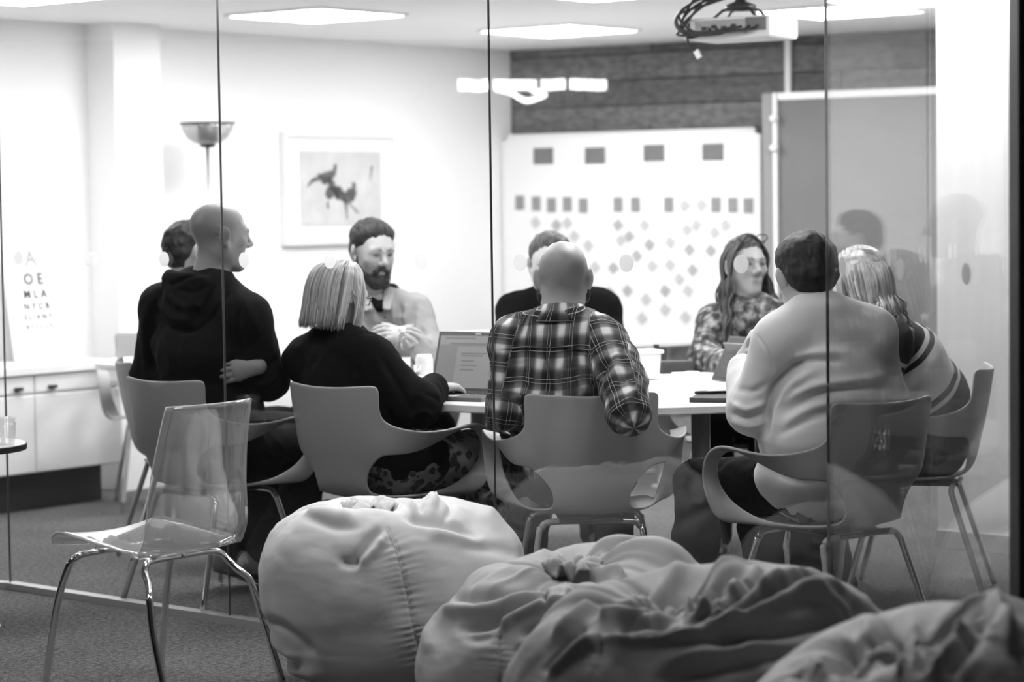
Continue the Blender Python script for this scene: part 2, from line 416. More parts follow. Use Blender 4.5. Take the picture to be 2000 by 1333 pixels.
for i in range(0, 5):
    for j in range(0, 6):
        p = G0 + GI * i + GJ * j
        if not (-5.5 < p[0] < 2.6 and 1.5 < p[1] < 13.2): continue
        if i + j > 1 and abs(np.cross(W0 - p, LWD)) < 0.4: continue
        ins = ((p - V1) @ GN > 0.2) and (p[0] < 2.2 or p[1] < 10.5)
        if ((p - V1) @ GN) < 0.2 and ((p - V1) @ GN) > -0.35: p = p - GN * 0.35
        inside = (p - V1) @ GN > 0
        if p[0] > 1.9 and p[1] < 9.6: continue
        if not inside and (p[1] < 5.3 or p[0] < -2.4): continue
        light_panel(p[0], p[1], inside, names.get((i, j), 'square lit ceiling panel over the meeting table' if inside else 'square lit ceiling panel over the lounge in front of the glass'))

# ------------------------------------------------------------------ glazed partition
m_glass = glass_mat('partition_glass', 0.985, 1.5)
m_gedge = mat('glass_edge', 0.07, 0.2, spec=0.6); m_gedge2 = glass_mat('glass_edge_pale', 0.75, 1.5, 0.1, milk=0.35)  # dark and pale edge copies paint the joint's dark line and highlight
def frost():
    M_ = bpy.data.materials.new('frosted_dot'); M_.use_nodes = True; N = M_.node_tree.nodes; L = M_.node_tree.links
    for n in list(N): N.remove(n)
    o = N.new('ShaderNodeOutputMaterial'); a = N.new('ShaderNodeBsdfDiffuse'); b = N.new('ShaderNodeBsdfTranslucent'); x = N.new('ShaderNodeMixShader')
    a.inputs[0].default_value = b.inputs[0].default_value = (.95, .95, .95, 1); x.inputs[0].default_value = 0.62
    L.new(a.outputs[0], x.inputs[1]); L.new(b.outputs[0], x.inputs[2]); L.new(x.outputs[0], o.inputs[0]); return M_
m_dot = frost()
def pane(k, a, b, dots):
    a = np.array(a); b = np.array(b); d = norm(b - a); L_ = np.linalg.norm(b - a) - 0.002; c = (a + b) / 2; ang = math.atan2(d[1], d[0]); n = np.array([-d[1], d[0]])
    bm = bmesh.new(); vs = add_box(bm, (0, 0, 0), (L_, 0.009, ZC - 0.045)); bmesh.ops.recalc_face_normals(bm, faces=bm.faces)
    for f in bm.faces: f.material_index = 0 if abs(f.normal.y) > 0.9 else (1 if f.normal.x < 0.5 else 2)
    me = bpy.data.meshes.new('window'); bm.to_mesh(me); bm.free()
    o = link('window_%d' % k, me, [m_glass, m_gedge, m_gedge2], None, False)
    o.location = (c[0], c[1], (ZC - 0.045) / 2 + 0.022); o.rotation_euler = (0, 0, ang); struct(o)
    for s in dots:
        bm = bmesh.new(); bmesh.ops.create_cone(bm, cap_ends=True, segments=28, radius1=0.0255, radius2=0.0255, depth=0.001)
        bmesh.ops.rotate(bm, cent=(0, 0, 0), matrix=Matrix.Rotation(math.pi / 2, 3, 'X'), verts=bm.verts)
        bmesh.ops.translate(bm, vec=(s - np.linalg.norm(b - a) / 2, -0.0054, 1.22 - (ZC - 0.045) / 2 - 0.022), verts=bm.verts)
        bm_link('frosted_dot', bm, m_dot, o)
    return o
ds = [0.106 + 0.4035 * i for i in range(9)]
pane(1, V0, V1, [0.55 + 0.4035 * i for i in range(5)])
pane(2, V1, V2, [s for s in ds if s < 1.2]); pane(3, V2, V3, [s - 1.204 for s in ds if 1.204 < s < 2.409]); pane(4, V3, V4, [s - 2.409 for s in ds if s > 2.409])
pane(5, V4, V5, [0.13, 0.53, 0.93])
m_track = mat('track_metal', 0.55, 0.4, 0.7)
for k, (a, b) in enumerate([(V0, V1), (V1, V4), (V4, V5)]):
    o = wall_seg('trim_%d' % (k + 1), a, b, 0, 0.024, 0.05, m_track, 1); d = norm(b - a); o.location.x += d[1] * 0.025; o.location.y -= d[0] * 0.025; struct(o)
    o = wall_seg('trim_%d' % (k + 11), a, b, ZC - 0.025, ZC, 0.04, m_track, 1); o.location.x += d[1] * 0.02; o.location.y -= d[0] * 0.02; struct(o)
d5 = norm(V5 - V4); c5 = V5 + d5 * 0.03
struct(box('trim_20', (c5[0], c5[1], ZC / 2), (0.05, 0.05, ZC), m_dkmetal, R=math.atan2(d5[1], d5[0])))
# ================================================================== furniture far in the room
# framed picture on the white wall
def wall_pt(px, py): return PL(px, py, W0, WL_END)
LANG = math.atan2(LWD[1], LWD[0])
def on_left_wall(pxa, pya, pxb, pyb):
    """frame: centre, width, height from two opposite corners seen on the white wall"""
    a = wall_pt(pxa, pya); b = wall_pt(pxb, pyb); return (a + b) / 2, np.linalg.norm((b - a)[:2]), abs(b[2] - a[2])
c, wd, hg = on_left_wall(545, 256, 768, 474)
fr = empty('picture', (c[0] + LWN[0] * 0.02, c[1] + LWN[1] * 0.02, c[2]), LANG + math.pi)   # local -y faces the room
tag(fr, 'white framed abstract ink print hanging on the white wall', 'picture')
m_frw = mat('frame_white', 0.8, 0.4); m_mount = mat('mount_card', 0.85, 0.8)
bm = bmesh.new(); t_ = 0.035
for cx, cz, sx, sz in ((0, hg / 2 - t_ / 2, wd, t_), (0, -hg / 2 + t_ / 2, wd, t_), (-wd / 2 + t_ / 2, 0, t_, hg - 2 * t_), (wd / 2 - t_ / 2, 0, t_, hg - 2 * t_)):
    add_box(bm, (cx, 0, cz), (sx, 0.04, sz), bev=0.003, seg=1)
bm_link('frame', bm, m_frw, fr)
box('mount', (0, 0.0, 0), (wd - 2 * t_, 0.012, hg - 2 * t_), m_mount, fr)
def print_mat():
    M_ = bpy.data.materials.new('ink_print'); M_.use_nodes = True; nt = M_.node_tree; N = nt.nodes; L = nt.links; b = N['Principled BSDF']
    tc = N.new('ShaderNodeTexCoord'); n = N.new('ShaderNodeTexNoise'); n.inputs['Scale'].default_value = 9; n.inputs['Detail'].default_value = 6
    L.new(tc.outputs['Object'], n.inputs[0]); r = N.new('ShaderNodeMapRange'); r.inputs[3].default_value = 0.46; r.inputs[4].default_value = 0.72
    L.new(n.outputs[0], r.inputs[0]); L.new(r.outputs[0], b.inputs['Base Color']); b.inputs['Roughness'].default_value = 0.8; return M_
pw, ph = wd * 0.72, hg * 0.66
box('print', (0, -0.008, 0.0), (pw, 0.006, ph), print_mat(), fr)
# ink strokes of the print: a loose branching blot, flat on the paper
m_ink = mat('ink', 0.11, 0.8, var=0.5, vscale=30)
def blot(name, pts, ws):
    path = catmull([(x * pw, -0.0115, y * ph) for x, y in pts], 5); r = np.interp(np.linspace(0, 1, len(path)), np.linspace(0, 1, len(ws)), ws)
    r = r * (1 + 0.5 * vnoise(path * 60, 3)); V = []; F = []
    T = np.gradient(path, axis=0); T /= np.linalg.norm(T, axis=1)[:, None]
    for p, t, q in zip(path, T, r):
        n_ = np.array([-t[2], 0, t[0]]); V += [p + n_ * q, p - n_ * q]
    for i in range(len(path) - 1): F.append((2 * i, 2 * i + 1, 2 * i + 3, 2 * i + 2))
    link(name, pymesh(name, V, F), m_ink, fr, False)
for pts, ws in (([(-.42, .02), (-.36, .1), (-.27, .13), (-.2, .1), (-.13, .13)], [.006, .014, .02, .03, .03]), ([(-.3, .17), (-.2, .17), (-.1, .2), (-.07, .33)], [.01, .022, .028, .01]),
                ([(-.15, .12), (-.1, 0), (0, -.1), (.07, -.12), (.14, -.04), (.15, .08)], [.03, .045, .05, .05, .04, .015]), ([(-.19, -.12), (-.12, -.04), (-.02, -.09)], [.03, .04, .03]),
                ([(.03, -.12), (.05, -.25), (.06, -.42)], [.02, .01, .008]), ([(-.18, -.18), (-.17, -.28)], [.015, .008]), ([(.08, -.2), (.2, -.34)], [.01, .006]), ([(.36, .1), (.38, .3)], [.006, .01])):
    blot('ink_stroke', pts, np.array(ws) * 0.75)

# uplighter floor lamp beside the white wall
lp = P(405, 262, 12.15); lamp = empty('floor_lamp', (lp[0], lp[1], 0)); tag(lamp, 'tall uplighter floor lamp with glass bowl shade by the white wall', 'floor lamp')
lz = lp[2]
lathe('base', [(0, 0), (0.13, 0), (0.13, 0.015), (0.03, 0.03), (0.0, 0.03)], m_alu, lamp)
tube('pole', [(0, 0, 0.02), (0, 0, lz - 0.06)], 0.009, m_alu, lamp)
m_bowl = glass_mat('smoked_bowl', 0.78, 1.5, 0.05, milk=0.12)
lathe('lamp_shade', [(0.02, -0.055), (0.06, -0.05), (0.1, -0.025), (0.128, 0.02), (0.137, 0.055), (0.134, 0.055), (0.124, 0.02), (0.097, -0.021), (0.058, -0.045), (0.02, -0.05)], m_bowl, lamp, loc=(0, 0, lz))
lathe('holder', [(0, -0.07), (0.035, -0.065), (0.05, -0.03), (0.05, 0.045), (0.045, 0.05), (0.04, 0.0), (0, -0.01)], m_dkmetal, lamp, loc=(0, 0, lz))
lathe('rim', [(0.133, 0.05), (0.14, 0.05), (0.14, 0.058), (0.133, 0.058), (0.133, 0.05)], m_dkmetal, lamp, loc=(0, 0, lz))
lathe('bulb', [(0, -0.02), (0.02, -0.01), (0.026, 0.015), (0.015, 0.04), (0, 0.045)], m_white2, lamp, loc=(0, 0, lz))

# sideboard along the white wall
sa = PZ(240, 925, 0.13)[:2]; sd = LWD; sb_len = 2.6
sn = LWN
sc_ = sa + sd * sb_len / 2 - sn * 0.2
sbz0, sbz1 = 0.18, 0.635
sb = empty('sideboard', (sc_[0], sc_[1], 0), LANG + math.pi)      # local x runs away along the wall, -y faces the room
tag(sb, 'long white sideboard on short legs along the white wall', 'sideboard')
m_sb = mat('sideboard_white', 0.78, 0.45)
box('body', (0, 0.01, (sbz0 + sbz1) / 2), (sb_len, 0.38, sbz1 - sbz0), m_sb, sb, bev=0.004, seg=1)
box('top', (0, 0, sbz1 + 0.02), (sb_len + 0.03, 0.42, 0.04), m_white, sb, bev=0.004, seg=1)
nd = 5
for i in range(nd):
    x = -sb_len / 2 + sb_len * (i + 0.5) / nd
    dr = box('door', (x, -0.187, (sbz0 + sbz1) / 2 - 0.045), (sb_len / nd - 0.008, 0.018, sbz1 - sbz0 - 0.10), m_sb, sb, bev=0.003, seg=1)
    dw = box('drawer', (x, -0.187, sbz1 - 0.045), (sb_len / nd - 0.008, 0.018, 0.075), m_sb, sb, bev=0.003, seg=1)
    hx = x + (0.16 if i % 2 else -0.16)
    o = box('handle', (hx, -0.207, sbz1 - 0.06), (0.045, 0.02, 0.016), m_dkmetal, dw, bev=0.003, seg=1)
box('plinth', (0, 0.05, sbz0 / 2), (sb_len - 0.08, 0.28, sbz0), m_dkmetal, sb)
# eye-chart board leaning on the sideboard
pbm = np.array([-2.236, 11.51]); chw, chh = 0.34, 0.56
ch = empty('poster_board', (pbm[0], pbm[1], sbz1 + 0.042), LANG + math.pi)
tag(ch, 'white eye chart board with rows of letters leaning on the sideboard', 'poster')
tilt = Matrix.Rotation(math.radians(-10), 3, 'X')
bd = box('board', tilt @ Vector((0, 0, chh / 2)), (chw, 0.012, chh), mat('board_white', 0.84, 0.6), ch, R=tilt)
m_let = mat('letter_print', 0.06, 0.8); m_let2 = mat('letter_print_faint', 0.42, 0.8)
rows = [('A', 0.085, 0.455, 1), ('O E', 0.060, 0.365, 0), ('M L A', 0.046, 0.298, 0), ('N Y C R', 0.036, 0.243, 0), ('S L I A N Y', 0.029, 0.195, 0), ('B Y C I L L Y', 0.024, 0.150, 0), ('L A B C E N E R', 0.019, 0.112, 1), ('D E F P O T E C', 0.014, 0.080, 1)]
for txt, sz, zz, faint in rows:
    cu = bpy.data.curves.new('lettering', 'FONT'); cu.body = txt; cu.size = sz * 1.25; cu.align_x = 'CENTER'; cu.extrude = 0.0004; cu.offset = sz * 0.03; cu.resolution_u = 2
    tmp = bpy.data.objects.new('tmp', cu); COL.objects.link(tmp); bpy.context.view_layer.update()
    me = bpy.data.meshes.new_from_object(tmp.evaluated_get(bpy.context.evaluated_depsgraph_get())); bpy.data.objects.remove(tmp); me.name = 'lettering'; me.materials.clear()
    o = link('lettering', me, m_let2 if faint else m_let, ch, False)
    o.matrix_local = tilt.to_4x4() @ Matrix.Translation((0, -0.0072, zz)) @ Matrix.Rotation(math.pi / 2, 4, 'X')

# whiteboard with notes, leaning in front of the timber wall
def wb_pt(px, py, off=0.1):
    a = W0 + WN * off; b = W1 + WN * off; return PL(px, py, a, b)
ctl = wb_pt(983, 264); ctr = wb_pt(1488, 250); bw = np.linalg.norm((ctr - ctl)[:2]); bz1 = (ctl[2] + ctr[2]) / 2; bz0 = 0.62
bc = (ctl + ctr) / 2
wbd = empty('whiteboard', (bc[0], bc[1], 0), WANG); tag(wbd, 'large white board with rounded corners in front of the timber wall', 'whiteboard')
bm = bmesh.new(); add_box(bm, (0, 0, (bz0 + bz1) / 2), (bw, 0.03, bz1 - bz0))
es = [e for e in bm.edges if abs((e.verts[0].co - e.verts[1].co).y) > 0.02]
bmesh.ops.bevel(bm, geom=es, offset=0.035, segments=5, affect='EDGES'); bm_link('panel', bm, mat('whiteboard_surface', 0.87, 0.25), wbd)
bm = bmesh.new()
for cx, cz, sx, sz in ((0, bz1 - 0.006, bw - 0.08, 0.018), (0, bz0 + 0.006, bw - 0.08, 0.018), (-bw / 2 + 0.006, (bz0 + bz1) / 2, 0.018, bz1 - bz0 - 0.08), (bw / 2 - 0.006, (bz0 + bz1) / 2, 0.018, bz1 - bz0 - 0.08)):
    add_box(bm, (cx, -0.008, cz), (sx, 0.03, sz), bev=0.004, seg=1)
bm_link('frame', bm, m_white2, wbd)
for sx in (-1, 1):
    box('leg', (sx * (bw / 2 - 0.12), 0.0, bz0 / 2), (0.04, 0.04, bz0), m_alu, wbd)
    box('foot', (sx * (bw / 2 - 0.12), 0.0, 0.02), (0.06, 0.2, 0.04), m_alu, wbd, bev=0.006)
m_note = [mat('note_%d' % i, v, 0.8, var=0.12, vscale=30) for i, v in enumerate((0.19, 0.29, 0.43, 0.55))]
def note(px, py, w_, h_, mi, label, group, rot=0.0):
    p = wb_pt(px, py); n3 = np.array([WN[0], WN[1]]); o = box('sticky_note', (0, 0, 0), (w_, 0.003, h_), m_note[mi])
    q = p[:2] + n3 * 0.0175; o.location = (q[0], q[1], p[2]); o.rotation_euler = (0, rot, WANG)
    tag(o, label, 'note', group); return o
for k, (px, py) in enumerate(((1064, 305), (1165, 304), (1280, 299), (1395, 297))):
    note(px, py, 0.135, 0.095, 0, ('dark rectangular card on the whiteboard, nearest the white wall', 'dark rectangular card on the whiteboard, second from the white wall', 'dark rectangular card on the whiteboard, second from the grey screen', 'dark rectangular card on the whiteboard, nearest the grey screen')[k], 'dark cards along the top of the whiteboard')
for k, (px, py) in enumerate(((1018, 396), (1050, 398), (1080, 401), (1111, 399), (1142, 402), (1210, 400), (1244, 400), (1309, 400), (1401, 400), (1434, 401), (1464, 402))):
    lb = 'grey sticky note in the run of five towards the white wall' if k < 5 else ('grey sticky note in the pair at the middle of its row' if k < 7 else ('lone grey sticky note between the pair and two pale diamonds' if k == 7 else 'grey sticky note in the run of three beside the grey screen'))
    note(px, py, 0.06, 0.085, 1, lb, 'grey sticky notes in the middle row')
for px, py in ((1340, 402), (1373, 401)):
    note(px, py, 0.055, 0.06, 3, 'pale diamond note between the lone grey note and the run of three', 'pale diamonds in the middle row', 0.785)
rn = random.Random(5)
dia = [(1048, 435), (1110, 436), (1210, 440), (1260, 440), (1345, 450), (1365, 440), (1230, 462), (1270, 478), (1313, 474), (1126, 462), (1150, 480), (1165, 522), (1199, 524), (1275, 520), (1313, 518), (1350, 488), (1390, 490),
       (1354, 528), (1228, 568), (1300, 568), (1345, 568), (1265, 585), (1195, 572), (1258, 622), (1340, 620), (1215, 470), (1245, 500), (1400, 455), (1090, 440), (1420, 440), (1330, 545), (1180, 600), (1300, 605)]
for px, py in dia:
    mi = 2 if rn.random() < 0.35 else 3; kc = int(np.argmin([abs(px - q) for q in (1064, 1165, 1280, 1395)]))
    note(px + rn.uniform(-2, 2), py, 0.055, 0.055, mi, ('mid-grey' if mi == 2 else 'pale') + ' diamond-turned sticky note in the scatter below the ' + ('dark card nearest the white wall', 'second dark card from the white wall', 'second dark card from the grey screen', 'dark card nearest the grey screen')[kc],
         'diamond notes on the lower whiteboard', 0.785 + rn.uniform(-.15, .15))

# tall grey mobile board to the right of the whiteboard
ga = wb_pt(1494, 190, 0.35); gb = ga[:2] + WD * 1.35; gz = wb_pt(1510, 182, 0.35)[2]
gm = (ga[:2] + gb) / 2; gw = 1.35
gb_ = empty('mobile_screen', (gm[0], gm[1], 0), WANG); tag(gb_, 'tall grey pinboard screen in a pale metal frame beside the whiteboard', 'screen')
m_pin_ = mat('pinboard_grey', 0.16, 0.75, var=0.1, vscale=2)
box('panel', (0, 0, (0.25 + gz) / 2), (gw - 0.08, 0.03, gz - 0.29), m_pin_, gb_)
for sx in (-1, 1):
    box('post', (sx * (gw / 2 - 0.03), 0, gz / 2), (0.07, 0.06, gz), mat('frame_grey', 0.24, 0.45), gb_, bev=0.006)
    box('edge_strip', (sx * (gw / 2 - 0.03) + 0.045, -0.02, gz / 2), (0.022, 0.04, gz), m_white2, gb_, bev=0.004)
    box('foot', (sx * (gw / 2 - 0.03), 0, 0.025), (0.06, 0.5, 0.05), m_alu, gb_, bev=0.008)
box('top_rail', (0, 0, gz - 0.02), (gw - 0.1, 0.05, 0.04), m_white2, gb_, bev=0.006)
for zz in (gz - 0.14, gz - 0.30):
    lathe('knob', [(0, -0.02), (0.022, -0.015), (0.026, 0.0), (0.022, 0.015), (0, 0.02)], m_white2, gb_, n=18, loc=(-gw / 2 + 0.075, -0.045, zz))
# cable trunking on the timber wall above the screen
ta = wb_pt(1540, 120, 0.03); tk = box('cable_trunking', (ta[0], ta[1], (gz + ZC) / 2), (0.035, 0.03, ZC - gz + 0.3), m_white2, R=WANG, bev=0.003)
tag(tk, 'pale vertical cable trunking running up the timber wall', 'trunking')

# ceiling projector with cables
pp = P(1447, 58, 9.5); pj = empty('projector', (pp[0], pp[1], pp[2]), -0.55); tag(pj, 'white ceiling projector with a tangle of black cables', 'projector')
m_pj = mat('projector_white', 0.7, 0.45)
box('body', (0, 0, 0), (0.37, 0.27, 0.085), m_pj, pj, bev=0.018, seg=3, smooth=False)
box('rear_panel', (-0.02, -0.136, 0.004), (0.22, 0.006, 0.055), mat('panel_grey', 0.35, 0.5), pj)
box('side_grille', (0.13, -0.137, 0.01), (0.085, 0.006, 0.05), mat('grille_grey', 0.14, 0.6), pj)
for i in range(4): box('socket', (-0.09 + i * 0.042, -0.140, 0.0 + 0.006 * (i % 2)), (0.022, 0.006, 0.014), m_black, pj, bev=0.002)
lathe('lens', [(0, 0), (0.03, 0), (0.034, 0.03), (0.028, 0.03), (0.02, 0.012), (0, 0.012)], m_black, pj, loc=(0.09, 0.135, 0.0)).rotation_euler = (0, 0, 0)
lathe('ceiling_mount', [(0, ZC - pp[2]), (0.08, ZC - pp[2]), (0.08, ZC - pp[2] - 0.015), (0.022, ZC - pp[2] - 0.03), (0.022, 0.11), (0.06, 0.095), (0.06, 0.075), (0, 0.07)], m_black, pj)
for sx, sy in ((-.1, -.06), (.1, -.06), (-.1, .06), (.1, .06)):
    tube('mount_arm', [(0, 0, 0.085), (sx * 0.6, sy * 0.6, 0.075), (sx, sy, 0.035)], 0.006, m_black, pj, 6)
rc = random.Random(11)
for i in range(7):
    x0 = -0.07 + i * 0.035
    pts = [(0.02 * rc.uniform(-1, 1), -0.02, 0.14), (-0.10 + rc.uniform(-.05, .03), -0.10, 0.12 + rc.uniform(-.02, .04)), (-0.17 + rc.uniform(-.03, .03), -0.17, 0.03 + rc.uniform(-.03, .03)),
           (-0.14 + rc.uniform(-.03, .04), -0.19, -0.02 + rc.uniform(-.02, .01)), (x0 * 0.7, -0.18, -0.012 + rc.uniform(-.015, .015)), (x0, -0.142, 0.002)]
    tube('cable', catmull(pts, 6), 0.0055, m_black, pj, 6)
tube('cable', catmull([(-0.14, -0.17, 0.02), (-0.13, -0.2, -0.05), (-0.10, -0.19, -0.09)], 6), 0.005, m_black, pj, 6)
box('plug', (-0.093, -0.188, -0.1), (0.022, 0.014, 0.035), m_pj, pj, R=Matrix.Rotation(-0.5, 3, 'Y'), bev=0.003)
# ================================================================== shell armchairs
def shell_chair_meshes():
    # centre strip (back + seat): rows of (y, z, half width, forward bow at the edge)
    rows = [(-.262, .800, .214, .050), (-.255, .755, .208, .046), (-.245, .688, .203, .042), (-.237, .650, .205, .040), (-.230, .615, .206, .038),
            (-.222, .580, .195, .034), (-.214, .548, .158, .026), (-.206, .512, .127, .020), (-.197, .476, .118, .016), (-.180, .443, .122, .010),
            (-.140, .422, .150, .000), (-.085, .416, .185, -.004), (-.02, .414, .205, -.004), (.05, .416, .213, -.004), (.12, .421, .213, -.002), (.185, .424, .205, 0), (.225, .412, .195, 0)]
    nc = 9; V = []; idx = {}
    for i, (y, z, w_, bow) in enumerate(rows):
        for j in range(nc):
            u = (j / (nc - 1)) * 2 - 1; x = u * w_
            dz = 0.012 * u * u if i == 0 else (0.006 * u * u if i == 1 else 0)
            if i >= 10: dz += 0.014 * u * u
            idx[i, j] = len(V); V.append((x, y + bow * u * u, z + dz))
    F = []
    for i in range(len(rows) - 1):
        for j in range(nc - 1): F.append((idx[i, j], idx[i, j + 1], idx[i + 1, j + 1], idx[i + 1, j]))
    i1, i2 = 2, 5          # band leaves the back between these rows
    j1, j2 = 11, 14        # and joins the seat between these
    for sx, col in ((1, nc - 1), (-1, 0)):
        starts = [idx[i1 + k, col] for k in range(4)]               # outer -> inner
        ends = [idx[j2 - k, col] for k in range(4)]
        S = np.array([V[i] for i in starts]); E_ = np.array([V[i] for i in ends])
        cl = np.array([(.243, -.135, .618), (.276, -.06, .618), (.296, .03, .640), (.303, .11, .662), (.305, .17, .652), (.303, .205, .610), (.297, .215, .555), (.288, .195, .500), (.268, .165, .455), (.240, .115, .430)])
        wdv = np.array([(.25, .0, .95), (.55, 0, .85), (.85, 0, .5), (.95, 0, .25), (1, 0.1, .15), (1, .1, .05), (1, .1, -.05), (.95, .2, -.2), (.75, .65, -.25), (.35, .95, -.1)])
        hw = np.array([.044, .037, .031, .029, .028, .027, .028, .032, .044, .062])
        prev = starts
        for c_, d_, h_ in zip(cl, wdv, hw):
            d_ = d_ / np.linalg.norm(d_); cur = []
            for k in range(4):
                q = c_ + d_ * h_ * (1 - 2 * k / 3); cur.append(len(V)); V.append((sx * q[0], q[1], q[2]))
            for k in range(3): F.append((prev[k], cur[k], cur[k + 1], prev[k + 1]))
            prev = cur
        for k in range(3): F.append((prev[k], ends[k], ends[k + 1], prev[k + 1]))
    me = pymesh('shell', V, F); bm = bmesh.new(); bm.from_mesh(me); bmesh.ops.recalc_face_normals(bm, faces=bm.faces); bm.to_mesh(me); bm.free()
    o = bpy.data.objects.new('t', me); COL.objects.link(o)
    s1 = o.modifiers.new('s', 'SUBSURF'); s1.levels = 2; s1.render_levels = 2
    so = o.modifiers.new('so', 'SOLIDIFY'); so.thickness = 0.009; so.offset = 0
    s2 = o.modifiers.new('s2', 'SUBSURF'); s2.levels = 1; s2.render_levels = 1
    bpy.context.view_layer.update()
    sh = bpy.data.meshes.new_from_object(o.evaluated_get(bpy.context.evaluated_depsgraph_get())); bpy.data.objects.remove(o)
    sh.name = 'shell'
    def ufrm(y, yb, wt, wb):
        pts = [(-wb, yb, 0.008), (-wt - 0.012, y + (yb - y) * 0.10, 0.34), (-wt, y, 0.378), (-wt + 0.03, y, 0.396), (0, y, 0.398), (wt - 0.03, y, 0.396), (wt, y, 0.378), (wt + 0.012, y + (yb - y) * 0.10, 0.34), (wb, yb, 0.008)]
        return pts
    return sh, ufrm
SHELL, UFRM = shell_chair_meshes()
m_shell = mat('shell_grey', 0.35, 0.42, spec=0.4)
def half_u(pts, side):
    p = pts[:5] if side < 0 else pts[4:][::-1]
    return p
def mk(name, V, Q, caps): return pymesh(name, V, list(Q) + caps)
_lm = {}
for nm, y, yb, wt, wb_ in (('rear', -0.13, -0.25, 0.155, 0.215), ('front', 0.13, 0.23, 0.175, 0.235)):
    for sd_ in (-1, 1):
        V, Q, caps = tube_arrays(catmull(half_u(UFRM(y, yb, wt, wb_), sd_), 5), 0.0105, 10); _lm[nm, sd_] = mk('leg', V, Q, caps); _lm[nm, sd_].materials.append(m_chrome)
SHELL.materials.append(m_shell)
_bm = bmesh.new(); add_box(_bm, (0, 0, 0.400), (0.20, 0.30, 0.012), bev=0.003, seg=1); _pl = bpy.data.meshes.new('seat_plate'); _bm.to_mesh(_pl); _bm.free(); _pl.materials.append(m_dkmetal)
def shell_chair(x, y, yaw, label, group='grey shell armchairs around the meeting table'):
    """yaw: heading measured from +Y towards +X"""
    e = empty('armchair', (x, y, 0), -yaw); tag(e, label, 'chair', group)
    link('shell', SHELL, None, e, True)
    for k, me in _lm.items(): link('leg', me, None, e, True)
    link('seat_plate', _pl, None, e, False)
    return e
rad = math.radians
CH = dict(hoodie=(-1.06, 8.50, rad(42)), second=(-1.29, 9.46, rad(75)), blonde=(-0.45, 8.13, rad(42)), plaid=(0.235, 7.66, rad(-2)), sweater=(0.955, 7.25, rad(-37)),
          stripe=(1.42, 8.46, rad(-75)), bearded=(-0.60, 9.85, rad(140)), black=(0.20, 9.98, rad(180)), floral=(0.95, 9.85, rad(200)))
lab = dict(hoodie='grey shell armchair under the man in the dark hooded top', second='grey shell armchair beside the sideboard, under the dark-haired man', blonde='grey shell armchair under the woman with the blonde bob',
           plaid='grey shell armchair under the bald man in the checked shirt', sweater='grey shell armchair under the man in the pale sweater', stripe='grey shell armchair under the woman in the striped jumper',
           bearded='grey shell armchair under the bearded man', black='grey shell armchair under the man in black facing the bald man', floral='grey shell armchair under the woman with spectacles on her head')
for k, (x, y, a) in CH.items(): shell_chair(x, y, a, lab[k])
# spare chairs at the far tables
shell_chair(-1.62, 11.25, rad(165), 'spare pale chair tucked behind the small table by the sideboard', 'spare chairs at the far tables').children[0].active_material = m_shell
shell_chair(-0.42, 12.55, rad(120), 'spare pale chair at the far round table', 'spare chairs at the far tables')

# ================================================================== tables
def oval_table(cx, cy, a, b, ang, name, label, legs, th=0.028, z=0.73):
    e = empty(name, (cx, cy, 0), ang); tag(e, label, 'table'); n = 96; V = []; F = []
    prof = [(0.0, z), (1 - 0.004, z), (1, z - 0.004), (1, z - th + 0.004), (1 - 0.004, z - th), (0.0, z - th)]
    bm = bmesh.new(); ring = []
    for s, zz in prof[1:5]:
        ring.append([bm.verts.new(((a - (1 - s)) * math.cos(2 * math.pi * k / n), (b - (1 - s)) * math.sin(2 * math.pi * k / n), zz)) for k in range(n)])
    for r0, r1 in zip(ring[:-1], ring[1:]):
        for k in range(n): bm.faces.new((r0[k], r0[(k + 1) % n], r1[(k + 1) % n], r1[k]))
    bm.faces.new(ring[0]); bm.faces.new(ring[-1][::-1])
    me = bpy.data.meshes.new('tabletop'); bmesh.ops.recalc_face_normals(bm, faces=bm.faces); bm.to_mesh(me); bm.free()
    link('tabletop', me, m_white, e, False)
    for lx, ly in legs:
        tube('leg', [(lx, ly, 0), (lx, ly, z - th)], 0.032, m_alu, e, 20)
        lathe('foot', [(0, 0), (0.05, 0), (0.05, 0.012), (0.034, 0.02), (0, 0.02)], m_alu, e, n=20, loc=(lx, ly, 0))
    return e
TC = np.array([0.25, 8.70]); TANG = math.atan2(0.66, -0.75)
def tloc(px, py):  # leg position in table coordinates from a floor direction
    d = np.array([px, py]) - TC; c_, s_ = math.cos(TANG), math.sin(TANG); return (d[0] * c_ + d[1] * s_, -d[0] * s_ + d[1] * c_)
lg = P(1370, 1000, 8.12)
l1 = tloc(lg[0], lg[1])
oval_table(TC[0], TC[1], 1.0, 0.81, TANG, 'meeting_table', 'large oval white meeting table with the people seated round it', [l1, (-l1[0], l1[1]), (l1[0], -l1[1]), (-l1[0], -l1[1])])
oval_table(0.32, 12.05, 0.80, 0.70, 0, 'round_table', 'white round table between the meeting table and the whiteboard', [(0.4, 0.35), (-0.4, 0.35), (0.4, -0.35), (-0.4, -0.35)])
oval_table(-1.50, 10.55, 0.32, 0.32, 0, 'cafe_table', 'small white round table beside the sideboard', [(0, 0)])

